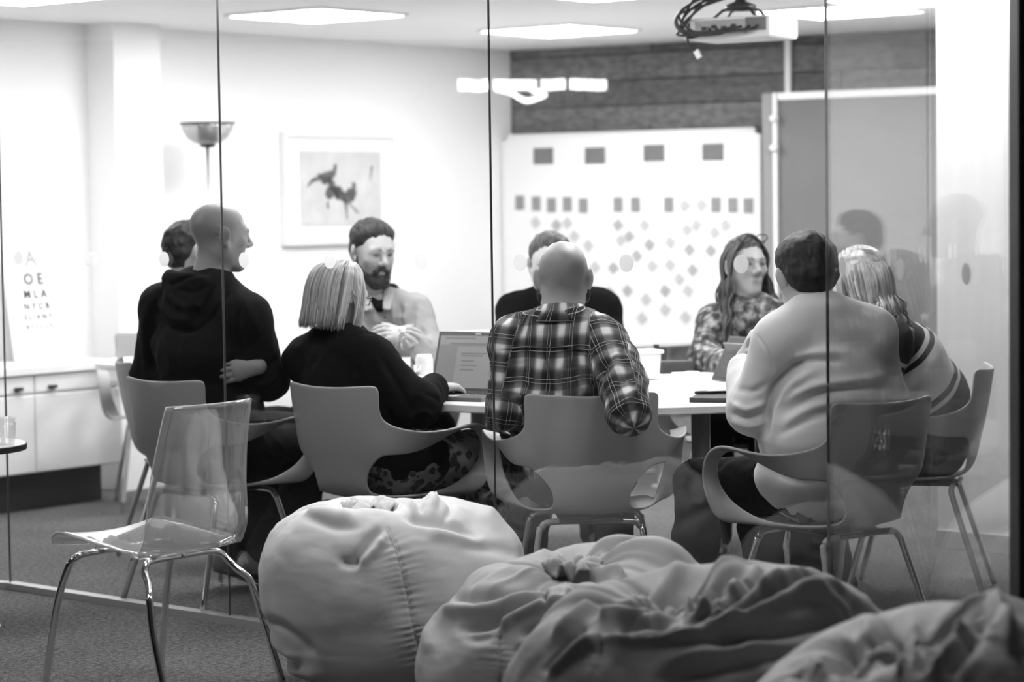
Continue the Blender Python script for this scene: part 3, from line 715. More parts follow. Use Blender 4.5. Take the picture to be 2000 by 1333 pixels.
# ================================================================== clear acrylic chair in front of the glass
m_acr = glass_mat('clear_acrylic', 0.86, 1.6, 0.03, milk=0.13, gain=1.7)  # white diffuse share also stands in for pale reflections on the sheet
m_acre = glass_mat('acrylic_edge', 0.55, 1.5, 0.1, milk=0.35)
ac = empty('acrylic_chair', (-1.03, 6.93, 0), math.atan2(-(-0.80), 0.60))   # local +y is where it faces
tag(ac, 'clear acrylic side chair with chrome legs standing on the carpet', 'chair')
def acrylic_shell():
    prof = catmull([(.235, .415), (.228, .438), (.19, .452), (.10, .444), (0, .430), (-.10, .418), (-.165, .425), (-.200, .462), (-.212, .53), (-.214, .62), (-.226, .72), (-.252, .845)], 6)
    n = len(prof); hw = np.interp(np.linspace(0, 1, n), [0, .12, .3, .5, .58, .7, .85, 1], [.185, .2, .212, .215, .21, .205, .19, .17])
    nc = 15; V = []; F = []
    for i, (y, z) in enumerate(prof):
        t = i / (n - 1)
        for j in range(nc):
            u = 2 * j / (nc - 1) - 1; bow = 0.05 * np.interp(t, [0, .45, .6, .75, 1], [0, .3, 1, 1, .7]) * u * u
            V.append((u * hw[i], y + (bow if t > .5 else 0) + (bow * .5 if .4 < t <= .5 else 0), z + (0.018 * u * u if t < .5 else 0)))
    for i in range(n - 1):
        for j in range(nc - 1): F.append((i * nc + j, i * nc + j + 1, (i + 1) * nc + j + 1, (i + 1) * nc + j))
    me = pymesh('shell', V, F); o = bpy.data.objects.new('t', me); COL.objects.link(o)
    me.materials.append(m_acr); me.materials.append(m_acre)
    so = o.modifiers.new('so', 'SOLIDIFY'); so.thickness = 0.008; so.offset = 0; so.material_offset_rim = 1
    bpy.context.view_layer.update(); sh = bpy.data.meshes.new_from_object(o.evaluated_get(bpy.context.evaluated_depsgraph_get())); bpy.data.objects.remove(o); sh.name = 'shell'; return sh
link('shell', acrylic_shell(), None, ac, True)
tube('leg', catmull([(0.0, .135, .408), (.15, .135, .408), (.19, .14, .40), (.208, .152, .372), (.222, .19, .25), (.235, .235, .006)], 6), 0.0105, m_chrome, ac, 12)
tube('leg', catmull([(0.0, .135, .408), (-.15, .135, .408), (-.19, .14, .40), (-.208, .152, .372), (-.222, .19, .25), (-.235, .235, .006)], 6), 0.0105, m_chrome, ac, 12)
for sx in (-1, 1):
    tube('leg', catmull([(0.0, -.09, .400), (sx * .10, -.09, .400), (sx * .145, -.10, .395), (sx * .165, -.115, .372), (sx * .178, -.14, .345), (sx * .20, -.165, .318), (sx * .208, -.175, .29), (sx * .22, -.20, .2), (sx * .235, -.265, .006)], 6), 0.0105, m_chrome, ac, 12)
for x, y in ((.1, .135), (-.1, .135), (.1, -.09), (-.1, -.09)):
    lathe('mount_stud', [(0, 0), (.016, 0), (.014, .02), (0, .02)], m_acre, ac, n=16, loc=(x, y, .407))

# side table with a glass top at the left edge
gt = P(-85, 866, 8.0); st = empty('side_table', (gt[0], gt[1], 0)); tag(st, 'small round glass side table with dark edge at the glass wall', 'table')
ztop = 0.62; rt_ = 0.23
lathe('tabletop', [(0, 0), (rt_ - .004, 0), (rt_ - .004, .010), (0, .010)], mat('pale_glass_top', 0.62, 0.08), st, n=64, loc=(0, 0, ztop - .010), smooth=False)
lathe('rim', [(rt_ - .004, -.012), (rt_, -.010), (rt_, .008), (rt_ - .004, .010), (rt_ - .004, -.012)], m_black, st, n=64, loc=(0, 0, ztop - .010), smooth=False)
tube('pole', [(0, 0, 0.01), (0, 0, ztop - .01)], 0.022, m_chrome, st, 16)
lathe('base', [(0, 0), (.13, 0), (.13, .01), (.03, .025), (0, .025)], m_chrome, st, n=48)
tb = lathe('tumbler', [(0, .004), (.028, .004), (.034, .09), (.037, .09), (.031, 0), (0, 0)], glass_mat('tumbler_glass', 0.93, 1.4, milk=.05), None, n=32, loc=(gt[0] + .17, gt[1] - .03, ztop))
tag(tb, 'clear glass tumbler standing on the small round side table', 'glass')
# ================================================================== bean bags
def beanbag(name, cx, cy, rx, ry, hz, rot, knot, label, v, seed, pleats, amp, reach, seams, dents=(), crater=0.05, folds=(), sq=(.8, 1.05), tilt=(0, 0), traced=(), seampx=(), gain=1.35):
    """body is a sack gathered at a knot; knot=(dx,dy) offset of the gather in units of the radius"""
    e = empty('bean_bag', (cx, cy, 0), rot); tag(e, label, 'bean bag', None)
    nt, na = 150, 300
    t = np.linspace(0.004, 1, nt)[:, None]; th = np.linspace(0, 2 * math.pi, na, endpoint=False)[None, :]
    ph = t * math.pi
    s_ = np.sin(ph); c_ = np.cos(ph)
    rad_ = np.where(ph < math.pi / 2, np.abs(s_) ** sq[0], np.abs(s_) ** 0.55)
    zz = np.where(c_ > 0, 0.45 * hz + 0.55 * hz * np.abs(c_) ** sq[1], 0.45 * hz * (1 - np.abs(c_) ** 1.05))
    wgt = np.clip(1 - t / 0.62, 0, 1) ** 1.1
    X = rx * (rad_ * np.cos(th)) + knot[0] * rx * wgt; Y = ry * (rad_ * np.sin(th)) + knot[1] * ry * wgt
    Z = (zz + 0 * th) * (1 + tilt[0] * X / rx + tilt[1] * Y / ry)
    V = np.stack([X, Y, Z], -1).reshape(-1, 3)
    # smooth lumps
    nse = fbm(V, 3.0, 3, seed) * 0.020
    TH = np.broadcast_to(th, (nt, na)).ravel(); TT = np.broadcast_to(t, (nt, na)).ravel()
    ring = np.stack([np.cos(TH), np.sin(TH), TT * 1.3], -1)
    warp = fbm(ring * 1.3, 1.0, 3, seed + 5) * 1.1 * (0.35 + TT)
    d = nse.copy()
    for n_, a_, sh in ((pleats, 1.0, 0.0), (pleats * 2 + 1, 0.4, 1.3), (pleats * 3 + 2, 0.18, 2.1)):
        w_ = np.cos(n_ * (TH + warp * 0.75) + sh + seed)
        rdg = (np.clip(0.5 + 0.5 * w_, 0, 1)) ** 1.9 - 0.35
        loc = reach * (0.75 + 0.5 * vnoise(np.stack([np.cos(TH) * 2 + n_, np.sin(TH) * 2, 0 * TH], -1), seed + 9))
        env = np.clip(1 - TT / np.clip(loc, .08, 1), 0, 1) ** 0.9 * np.clip(TT / 0.05, 0, 1)
        d += amp * a_ * rdg * env
    # gathered crater round the knot
    d += -crater * np.exp(-(TT / 0.07) ** 2)
    # seams running from knot to base with puckers
    for sa_ in seams:
        dth = (TH - sa_ + math.pi) % (2 * math.pi) - math.pi
        arc = dth * np.maximum(np.abs(np.sin(TT * math.pi)), .1) * rx
        d += -0.010 * np.exp(-(arc / 0.007) ** 2) * (TT > .05)
        d += 0.0055 * np.cos(TT * 150 + 3 * fbm(ring, 3, 2, seed + 31)) * np.exp(-(np.abs(arc) / 0.045)) * np.clip((TT - .2) / .1, 0, 1) * np.clip((.78 - TT) / .1, 0, 1)
    for (a0, t0, wa, wt_, dep) in dents:
        dth = (TH - a0 + math.pi) % (2 * math.pi) - math.pi
        d += -dep * np.exp(-(dth / wa) ** 2 - ((TT - t0) / wt_) ** 2)
    for pts, wd_, a_ in folds:   # drawn-out creases in (angle, t) space
        q = np.stack([(TH + math.pi) % (2 * math.pi) - math.pi, TT * 2.6, 0 * TT], -1)
        dd = poly_dist(q, [np.array([a, b * 2.6, 0]) for a, b in pts]); d += a_ * np.exp(-(dd / wd_) ** 2)
    # fine creases
    d += 0.0035 * fbm(V * np.array([1, 1, 2.4]), 9, 3, seed + 40) * np.clip(1 - TT, 0, 1)
    Q = []
    I = np.arange(nt * na).reshape(nt, na); Q = np.stack([I[:-1], np.roll(I, -1, 1)[:-1], np.roll(I, -1, 1)[1:], I[1:]], -1).reshape(-1, 4)
    me = npmesh('body', V, Q[:, ::-1]); N_ = norms_of(me)
    cen = np.array([0, 0, hz * .4]);
    if np.mean(np.sum(N_ * (V - cen), 1)) < 0: me = npmesh('body', V, Q); N_ = norms_of(me)
    cr_, sr_ = math.cos(rot), math.sin(rot); RZ = np.array([[cr_, -sr_, 0], [sr_, cr_, 0], [0, 0, 1]])
    Vw = V @ RZ.T + np.array([cx, cy, 0]); Nw = N_ @ RZ.T
    if traced: d = d + creases(Vw, Nw, traced) * gain
    for sp in seampx:      # stitched seam with gathers to either side
        px = to_px(Vw); pl = catmull([(x, y, 0) for x, y in sp], 8); q = np.concatenate([px, np.zeros((len(px), 1))], 1); dd = np.full(len(q), 1e3); al = np.zeros(len(q)); sd = np.zeros(len(q)); acc = 0.0
        for i in range(len(pl) - 1):
            d_, t_ = seg_dist(q, pl[i], pl[i + 1]); L_ = np.linalg.norm(pl[i + 1] - pl[i]); b_ = d_ < dd; dd[b_] = d_[b_]; al[b_] = acc + t_[b_] * L_; e_ = pl[i + 1] - pl[i]; sd[b_] = np.sign(e_[0] * (q[b_, 1] - pl[i][1]) - e_[1] * (q[b_, 0] - pl[i][0])); acc += L_
        fr = np.clip((.1 - np.sum((Vw - np.array([0, 0, CAMH])) / np.linalg.norm(Vw - np.array([0, 0, CAMH]), axis=1)[:, None] * Nw, 1)) / .25, 0, 1)
        d = d + fr * (-.006 * np.exp(-(dd / 3.0) ** 2))
        ph_ = al / 13.0 * 2 * math.pi + 2.5 * vnoise(np.stack([al / 30, sd, 0 * al], 1), seed)
        d = d + fr * .0042 * np.cos(ph_) * np.exp(-dd / 20) * np.clip(al / 60, 0, 1) * np.clip((acc - al) / 80, 0, 1)
    V2 = V + N_ * d[:, None]; V2[:, 2] = np.maximum(V2[:, 2], 0.001); set_verts(me, V2)
    m_ = mat('bag_cloth_%d' % seed, v, 0.62, bump=0.12, bscale=420, sheen=0.15, spec=0.35)
    link('body', me, m_, e, True)
    # knot: ruffled tuft standing in the crater
    k0 = V2.reshape(nt, na, 3)[0].mean(0)
    n1, n2 = 72, 14; VV = []
    for i in range(n2):
        r = 0.010 + 0.062 * (i / (n2 - 1)) ** 1.1
        for k in range(n1):
            a = 2 * math.pi * k / n1; zz_ = 0.036 * math.sin(math.pi * (0.15 + 0.7 * i / (n2 - 1))) - 0.02
            ru = 0.020 * math.sin(8 * a + seed + i * .25) * (i / n2) + 0.010 * math.sin(13 * a + 2 * i * .3) * (i / n2)
            VV.append(k0 + np.array([(r + ru * .5) * math.cos(a), (r + ru * .5) * math.sin(a), zz_ + ru]))
    I = np.arange(n1 * n2).reshape(n2, n1); Q = np.stack([I[:-1], np.roll(I, -1, 1)[:-1], np.roll(I, -1, 1)[1:], I[1:]], -1).reshape(-1, 4)
    kn = npmesh('gathered_knot', VV, Q); ko = link('gathered_knot', kn, m_, e, True); so = ko.modifiers.new('s', 'SOLIDIFY'); so.thickness = 0.004
    # stitched seam cord
    for sp in seampx:
        pl = catmull([(x, y, 0) for x, y in sp], 8); px = to_px(V2 @ RZ.T + np.array([cx, cy, 0])); nrm_ = norms_of(me); fro = np.sum(((V2 @ RZ.T + np.array([cx, cy, 0])) - np.array([0, 0, CAMH])) * (nrm_ @ RZ.T), 1) < 0; path = []
        for p_ in pl:
            dd = np.where(fro, np.hypot(px[:, 0] - p_[0], px[:, 1] - p_[1]), 1e3); k = np.argsort(dd)[:4]; path.append((V2[k] / (dd[k, None] + .3)).sum(0) / (1 / (dd[k] + .3)).sum())
        tube('seam', np.array(path), 0.0016, m_, e, 5)
    # plain seams on the far sides
    G = V2.reshape(nt, na, 3)
    for sa_ in seams:
        k = int(round((sa_ % (2 * math.pi)) / (2 * math.pi) * na)) % na
        path = G[8:int(nt * .93):2, k] + norms_of(me).reshape(nt, na, 3)[8:int(nt * .93):2, k] * 0.0015
        tube('seam', path, 0.0022, m_, e, 5)
    return e
# angles are measured in the bag's own frame; -90 deg looks at the camera
R_ = math.radians
pA = P(803, 1150, 6.90)
beanbag('a', pA[0], 6.90, 0.405, 0.40, 0.568, 0.0, (-0.27, -0.20), 'large pale bean bag beside the clear acrylic chair', 0.60, 3, 5, 0.014, 0.30, [R_(60), R_(170)], crater=0.035, sq=(.58, .92),
        traced=[([(795, 1012), (835, 1016), (885, 1030), (930, 1052)], 9, -.018), ([(800, 990), (850, 985), (930, 1000), (990, 1010)], 16, .012), ([(835, 1034), (900, 1052), (950, 1062)], 12, .010), ([(745, 1030), (722, 1052), (700, 1082), (680, 1097)], 8, -.014), ([(750, 1050), (728, 1075), (702, 1104)], 9, .012),
                ([(665, 1092), (680, 1101), (700, 1098)], 8, -.016), ([(600, 1018), (650, 1030), (700, 1030)], 9, -.010), ([(600, 1005), (650, 1010), (690, 1008)], 12, .010), ([(527, 1210), (560, 1222), (595, 1250), (618, 1275)], 10, -.014), ([(525, 1240), (555, 1258), (590, 1285)], 10, .012), ([(530, 1272), (560, 1282), (600, 1300)], 8, -.013),
                ([(545, 1300), (580, 1300), (640, 1325)], 14, .014), ([(780, 985), (800, 975), (808, 1000)], 6, .016), ([(835, 970), (848, 975), (845, 1000)], 6, .018), ([(815, 980), (825, 1000)], 5, -.014), ([(865, 975), (880, 995), (870, 1015)], 7, -.012), ([(940, 990), (1000, 1030), (1030, 1080)], 22, .010), ([(900, 1062), (980, 1075), (1050, 1085)], 14, -.006)],
        seampx=[[(757, 1034), (777, 1085), (796, 1160), (811, 1239), (836, 1335)]])
pB = P(1100, 1200, 6.2)
beanbag('b', pB[0] + 0.02, 6.20, 0.397, 0.37, 0.492, 0.0, (0.0, -0.10), 'mid-grey slumped bean bag between the pale one and the darkest one', 0.36, 8, 5, 0.022, 0.5, [R_(30), R_(150)], crater=0.045, sq=(.72, 1.0), tilt=(.12, .08),
        traced=[([(1090, 1118), (1017, 1147), (931, 1162), (862, 1170)], 9, -.026), ([(1085, 1104), (987, 1112), (925, 1128), (880, 1145)], 12, .020), ([(1072, 1128), (987, 1176), (930, 1192), (868, 1195)], 11, .024), ([(1060, 1148), (1000, 1188), (955, 1215), (900, 1228)], 9, -.022), ([(1060, 1142), (1063, 1160), (1066, 1180)], 5, -.026),
                ([(1110, 1158), (1062, 1180), (1000, 1206), (978, 1230)], 9, .022), ([(1105, 1130), (1150, 1150), (1215, 1160)], 8, -.018), ([(1100, 1140), (1140, 1168), (1200, 1180)], 10, .018), ([(1100, 1096), (1150, 1088), (1200, 1105), (1218, 1128)], 6, .020), ([(1110, 1112), (1150, 1105), (1195, 1122)], 9, -.026), ([(1110, 1085), (1180, 1072), (1260, 1078), (1350, 1100)], 14, .016),
                ([(1120, 1190), (1060, 1215), (1010, 1240)], 12, -.018), ([(850, 1190), (838, 1230), (845, 1280)], 14, .010), ([(900, 1240), (930, 1250), (960, 1240)], 10, -.008), ([(1000, 1260), (1040, 1290), (1060, 1330)], 16, -.014)],
        seampx=[[(978, 1228), (974, 1260), (973, 1336)]])
pC = P(1390, 1220, 5.45)
beanbag('c', pC[0] + .018, 5.45, 0.462, 0.41, 0.585, 0.0, (-0.30, -0.36), 'dark grey bean bag with deep folds and an open gathered knot', 0.25, 13, 5, 0.026, 0.5, [R_(-5), R_(115)], crater=0.06, sq=(.70, .95), tilt=(.17, .10),
        traced=[([(1340, 1200), (1352, 1165), (1385, 1118), (1460, 1086)], 9, .026), ([(1345, 1195), (1375, 1155), (1400, 1120)], 7, -.034), ([(1345, 1205), (1400, 1172), (1450, 1125), (1480, 1092)], 8, .024), ([(1350, 1210), (1420, 1178), (1480, 1130), (1500, 1095)], 8, -.028), ([(1350, 1216), (1440, 1180), (1520, 1135), (1590, 1110)], 10, .022),
                ([(1350, 1224), (1450, 1190), (1550, 1142), (1660, 1128)], 9, -.028), ([(1310, 1242), (1450, 1208), (1560, 1165), (1640, 1160)], 11, .024), ([(1400, 1250), (1500, 1235), (1600, 1215), (1690, 1205)], 18, -.024), ([(1180, 1248), (1250, 1252), (1320, 1250), (1400, 1236)], 7, .022), ([(1200, 1236), (1260, 1240), (1330, 1228)], 7, -.030), ([(1180, 1222), (1200, 1195), (1260, 1178), (1320, 1195)], 7, .024),
                ([(1200, 1215), (1250, 1202), (1300, 1210)], 10, -.034), ([(1165, 1182), (1130, 1215), (1080, 1260)], 9, .020), ([(1150, 1225), (1110, 1265), (1060, 1305)], 8, -.020), ([(1170, 1250), (1120, 1285), (1070, 1325)], 9, .018), ([(1170, 1190), (1230, 1160), (1300, 1120), (1340, 1100)], 9, .020), ([(1230, 1175), (1290, 1150), (1330, 1140)], 9, -.020),
                ([(1580, 1165), (1630, 1180), (1668, 1205)], 6, .012), ([(1300, 1290), (1420, 1270), (1520, 1255)], 16, .012), ([(1290, 1330), (1420, 1300), (1560, 1270)], 18, -.014)],
        seampx=[[(1176, 1250), (1170, 1280), (1164, 1330)]])
pD = P(1795, 1260, 4.6)
beanbag('d', pD[0] - .02, 4.60, 0.425, 0.375, 0.622, 0.0, (-0.10, -0.42), 'pale grey bean bag in front of the end pane of the glass wall', 0.45, 21, 5, 0.024, 0.5, [R_(50), R_(170)], crater=0.05, sq=(.75, 1.0), tilt=(.20, .08),
        traced=[([(1735, 1205), (1745, 1240), (1765, 1290)], 12, -.026), ([(1775, 1190), (1780, 1230), (1785, 1280)], 14, .020), ([(1850, 1210), (1820, 1260), (1790, 1310)], 12, -.024), ([(1890, 1190), (1860, 1240), (1820, 1310)], 14, .020), ([(1925, 1185), (1900, 1240), (1860, 1300)], 13, -.020), ([(1940, 1165), (1960, 1200), (1975, 1260)], 12, .022),
                ([(1700, 1210), (1690, 1250), (1720, 1290)], 14, .018), ([(1660, 1240), (1650, 1280), (1690, 1320)], 14, -.018), ([(1610, 1270), (1600, 1300), (1640, 1333)], 14, .016), ([(1545, 1300), (1560, 1320), (1580, 1335)], 12, -.016), ([(1735, 1265), (1750, 1255), (1765, 1270), (1755, 1320)], 6, .022)])
# ================================================================== people
def skin_mat(name, v): return mat(name, v, 0.5, tone=True, bump=0.03, bscale=300, spec=0.4)
def frame_from(fwd, up=(0, 0, 1)):
    f = norm(fwd); r = norm(np.cross(f, up)); u = np.cross(r, f); return np.stack([r, f, u], 1)     # columns right, forward, up
def yawdir(a, pitch=0.0): return np.array([math.sin(a) * math.cos(pitch), math.cos(a) * math.cos(pitch), math.sin(pitch)])
def head_field(F, c, R, s=1.0, female=False, ears=True):
    g = lambda q: np.array(c) + R @ (np.array(q, float) * s)
    el = lambda q, r, k=.012, op='u', RR=None: F.ell(g(q), np.array(r) * s, R if RR is None else R @ RR, k * s, op)
    co = lambda a, b, r1, r2, k=.01: F.cone(g(a), g(b), r1 * s, r2 * s, k * s)
    el((0, -.014, .036), (.076, .098, .084), .02)
    el((0, .026, -.022), (.062 if not female else .058, .066, .090), .035)
    jw = .052 if not female else .043
    for x in (-1, 1):
        co((x * jw, .0, -.050), (x * (.010 if female else .016), .066, -.098), .018 if female else .024, .015 if female else .018, .03)
        el((x * .040, .066, -.018), (.022, .018, .020), .025)                 # cheekbone
        co((x * .014, .090, .024), (x * .044, .076, .024), .010, .009, .02)   # brow
    el((0, .074, -.100), (.020, .017, .016), .02)                             # chin
    for x in (-1, 1): el((x * .031, .100, .006), (.017, .016, .012), .014, 'c') if False else None
    co((0, .088, .018), (0, .113, -.022), .008, .0105, .012)                  # nose
    for x in (-1, 1): el((x * .011, .100, -.029), (.009, .011, .008), .008)
    co((-.019, .086, -.060), (.019, .086, -.060), .006, .006, .008); co((-.014, .086, -.071), (.014, .086, -.071), .0068, .0068, .008)
    for x in (-1, 1):                                                         # eye hollow then eyeball
        cc = g((x * .032, .106, .006)); rr_ = .0175 * s
        F.add((lambda cc, rr_: (lambda p: np.linalg.norm(p - cc.astype(np.float32), axis=-1) - rr_))(cc, rr_), cc - rr_, cc + rr_, .010 * s, 'c')
        el((x * .031, .0815, .006), (.0135, .0115, .0115), .003)
    if ears:
        for x in (-1, 1):
            RR = np.array(Matrix.Rotation(x * -0.5, 3, 'Z') @ Matrix.Rotation(-0.2, 3, 'X'))
            el((x * .083, -.010, .000), (.009, .020, .034), .005, RR=RR); el((x * .079, .002, -.028), (.008, .010, .015), .006)
def hand_field(F, wrist, fwd, palm, side, curl=0.5, s=1.0, spread=0.12, thumb=0.6):
    """fwd: from wrist to fingers; palm: way the palm faces; side +1 = right hand"""
    f = norm(fwd); n = norm(np.array(palm) - f * np.dot(palm, f)); l = np.cross(f, n) * side     # l: towards the thumb
    w_ = np.array(wrist, float); o = lambda a, b, c_: w_ + (f * a + l * b + n * c_) * s
    F.loft(o(0, 0, 0), o(.085, 0, 0), (.026 * s, .019 * s), (.040 * s, .015 * s), l, .012)
    for k, (b, ln) in enumerate(((.030, .92), (.010, 1.0), (-.010, .95), (-.029, .76))):
        a = .084 - abs(b - .005) * .25; th = 0.12; p = o(a, b, 0); d0 = f + l * spread * (b / .03)
        d0 = norm(d0); cu = curl * (1 + 0.12 * k)
        for ls, r0, r1, dt in ((.042, .0098, .0090, .55), (.027, .0090, .0082, .95), (.022, .0082, .0070, .6)):
            th += cu * dt; q = p + (d0 * math.cos(th) + n * math.sin(th)) * ls * ln * s
            F.cone(p, q, r0 * s, r1 * s, .004); p = q
    p = o(.022, .024, .006); d1 = norm(f * .75 + l * .75 + n * .25 * thumb); q = p + d1 * .045 * s; F.cone(p, q, .014 * s, .0105 * s, .010)
    d2 = norm(f * .95 + l * .25 + n * .5 * thumb); q2 = q + d2 * .032 * s; F.cone(q, q2, .0105 * s, .0095 * s, .004); F.cone(q2, q2 + norm(d2 + n * .3 * thumb) * .024 * s, .0095 * s, .0075 * s, .004)
def ik(a, b, l1, l2, hint):
    a = np.array(a, float); b = np.array(b, float); d = b - a; L_ = min(np.linalg.norm(d), (l1 + l2) * .999); d = norm(d)
    x = (l1 * l1 - l2 * l2 + L_ * L_) / (2 * L_); h_ = math.sqrt(max(l1 * l1 - x * x, 0)); hp = np.array(hint, float); hp = norm(hp - d * np.dot(hp, d)); return a + d * x + hp * h_
def torso_field(F, J, g=0.0, sc=1.0, belly=0.0, hem=None, k=.05):
    lat_s = norm(J['shR'] - J['shL']); lat_h = norm(J['hipR'] - J['hipL']); pel = J['pelvis']; nb = J['neck']; mid = (J['shR'] + J['shL']) / 2
    wa = pel + (mid - pel) * .36; chs = pel + (mid - pel) * .74; up = pel + (mid - pel) * 1.0; lm = norm(lat_s + lat_h); sw = np.linalg.norm(J['shR'] - J['shL'])
    if J.get('arch') is not None: wa = wa + J['arch']; chs = chs + J['arch'] * .7
    cw = sw * .44 * sc
    F.loft(pel, wa, (.165 * sc + g, .118 * sc + g), (.148 * sc + g + belly, .110 * sc + g + belly), lat_h, k)
    F.loft(wa, chs, (.148 * sc + g + belly, .110 * sc + g + belly), (cw + g, .122 * sc + g), lm, k)
    F.loft(chs, up, (cw + g, .122 * sc + g), (cw * .80 + g, .075 * sc + g), lat_s, k)
    for s_ in ('shL', 'shR'): F.cone(J[s_], nb + (J[s_] - nb) * .25, .058 * sc + g, .050 * sc + g, .05)
def arm_field(F, J, side, g=0.0, sc=1.0, upto=1.0, loose=0.0):
    sh, el_, wr = J['sh' + side], J['el' + side], J['wr' + side]
    F.cone(sh, el_, .055 * sc + g, .043 * sc + g + loose * .4, .04); F.cone(el_, el_ + (wr - el_) * upto, .043 * sc + g + loose * .4, .031 * sc + (g if upto < 1 else g) + loose * (1 - upto * .6), .03)
def leg_field(F, J, side, g=0.0, sc=1.0, loose=0.0, k=.035):
    h_, kn, an = J['hip' + side], J['kn' + side], J['an' + side]
    F.cone(h_, kn, .085 * sc + g, .060 * sc + g, k); F.cone(kn, kn + (an - kn) * .4, .058 * sc + g, .058 * sc + g, .03); F.cone(kn + (an - kn) * .4, an, .058 * sc + g, .038 * sc + g + loose, .03)
def cloth_wrinkle(me, amp, freq, seed, folds=(), stretch=(1, 1, 1)):
    V = verts_of(me); N_ = norms_of(me); st = np.array(stretch)
    n1 = fbm(V * st, freq, 3, seed); d = amp * (1 - np.abs(n1) * 2.2)
    f3 = [f for f in folds if len(f[0][0]) == 3]; f2 = [f for f in folds if len(f[0][0]) == 2]
    for pts, wd_, a_ in f3: d = d + a_ * np.exp(-(poly_dist(V, pts) / wd_) ** 2)
    if f2: d = d + creases(V, N_, f2)
    set_verts(me, V + N_ * d[:, None])
def body_uv(me, J, name='cloth', sleeves=('L', 'R')):
    """garment coordinates: across / along, per torso and per sleeve"""
    V = verts_of(me); lat = norm(J['shR'] - J['shL']); mid = (J['shR'] + J['shL']) / 2; ax = norm(mid - J['pelvis']); dp = np.cross(ax, lat)
    q = V - J['pelvis']; u = q @ lat; w_ = q @ dp; ang = np.arctan2(u, -w_); U = np.where(np.abs(u) < .10, u, np.sign(u) * (.10 + (np.abs(ang) - np.arcsin(np.clip(.10 / np.maximum(np.hypot(u, w_), .1), 0, 1))) * .13)); Vv = q @ ax
    dt = np.maximum(np.abs(u) - .155, 0)
    for s_ in sleeves:
        sh, el_, wr = J['sh' + s_], J['el' + s_], J['wr' + s_]; d1, t1 = seg_dist(V, sh, el_); d2, t2 = seg_dist(V, el_, wr)
        sg = 1 if s_ == 'R' else -1; out = (V - sh) @ (lat * sg)
        use = (out > -.012 + .25 * np.clip((sh - V) @ ax, -.1, .12)) & (np.minimum(d1, d2) < .105) if True else None
        use = use | (d2 < .075)
        L1 = np.linalg.norm(el_ - sh); fore = d2 < d1; axv = norm(el_ - sh); axf = norm(wr - el_); ln = np.where(fore, L1 + (V - el_) @ axf, (V - sh) @ axv)
        axv = norm(el_ - sh); e1 = norm(np.cross(axv, dp)); e2 = np.cross(axv, e1)
        axf = norm(wr - el_); f1 = e1 - axf * np.dot(e1, axf); f1 = norm(f1); f2 = np.cross(axf, f1)
        a1 = np.arctan2((V - sh) @ e2, (V - sh) @ e1); a2 = np.arctan2((V - el_) @ f2, (V - el_) @ f1); an = np.where(fore, a2, a1)
        U = np.where(use, an * .055 + .31, U); Vv = np.where(use, .45 - ln, Vv)
    set_vec(me, 'garment', np.stack([U, Vv, 0 * U], 1))
def shoe(parent, an, fwd, ma, sole, s=1.0, pitch=0.0):
    f = norm(np.array([fwd[0], fwd[1], 0])) * math.cos(pitch) + np.array([0, 0, math.sin(pitch)]); r = norm(np.cross(f, (0, 0, 1))); u = np.cross(r, f); o = lambda a, b, c_: np.array(an) + f * a * s + r * b * s + u * c_ * s
    F = Field(.006); F.loft(o(-.045, 0, -.045), o(.09, 0, -.052), (.036 * s, .034 * s), (.044 * s, .026 * s), r, .02); F.loft(o(.09, 0, -.052), o(.165, 0, -.058), (.044 * s, .026 * s), (.034 * s, .018 * s), r, .02)
    F.cone(o(0, 0, -.03), o(-.01, 0, .03), .040 * s, .040 * s, .03); F.cut(o(0, 0, -.078), -u)
    me = F.mesh('shoe'); so = link('shoe', me, ma, parent)
    F2 = Field(.006); F2.loft(o(-.045, 0, -.074), o(.09, 0, -.076), (.038 * s, .010 * s), (.046 * s, .010 * s), r, .02); F2.loft(o(.09, 0, -.076), o(.165, 0, -.076), (.046 * s, .010 * s), (.036 * s, .010 * s), r, .02)
    link('sole', F2.mesh('sole'), sole, so)
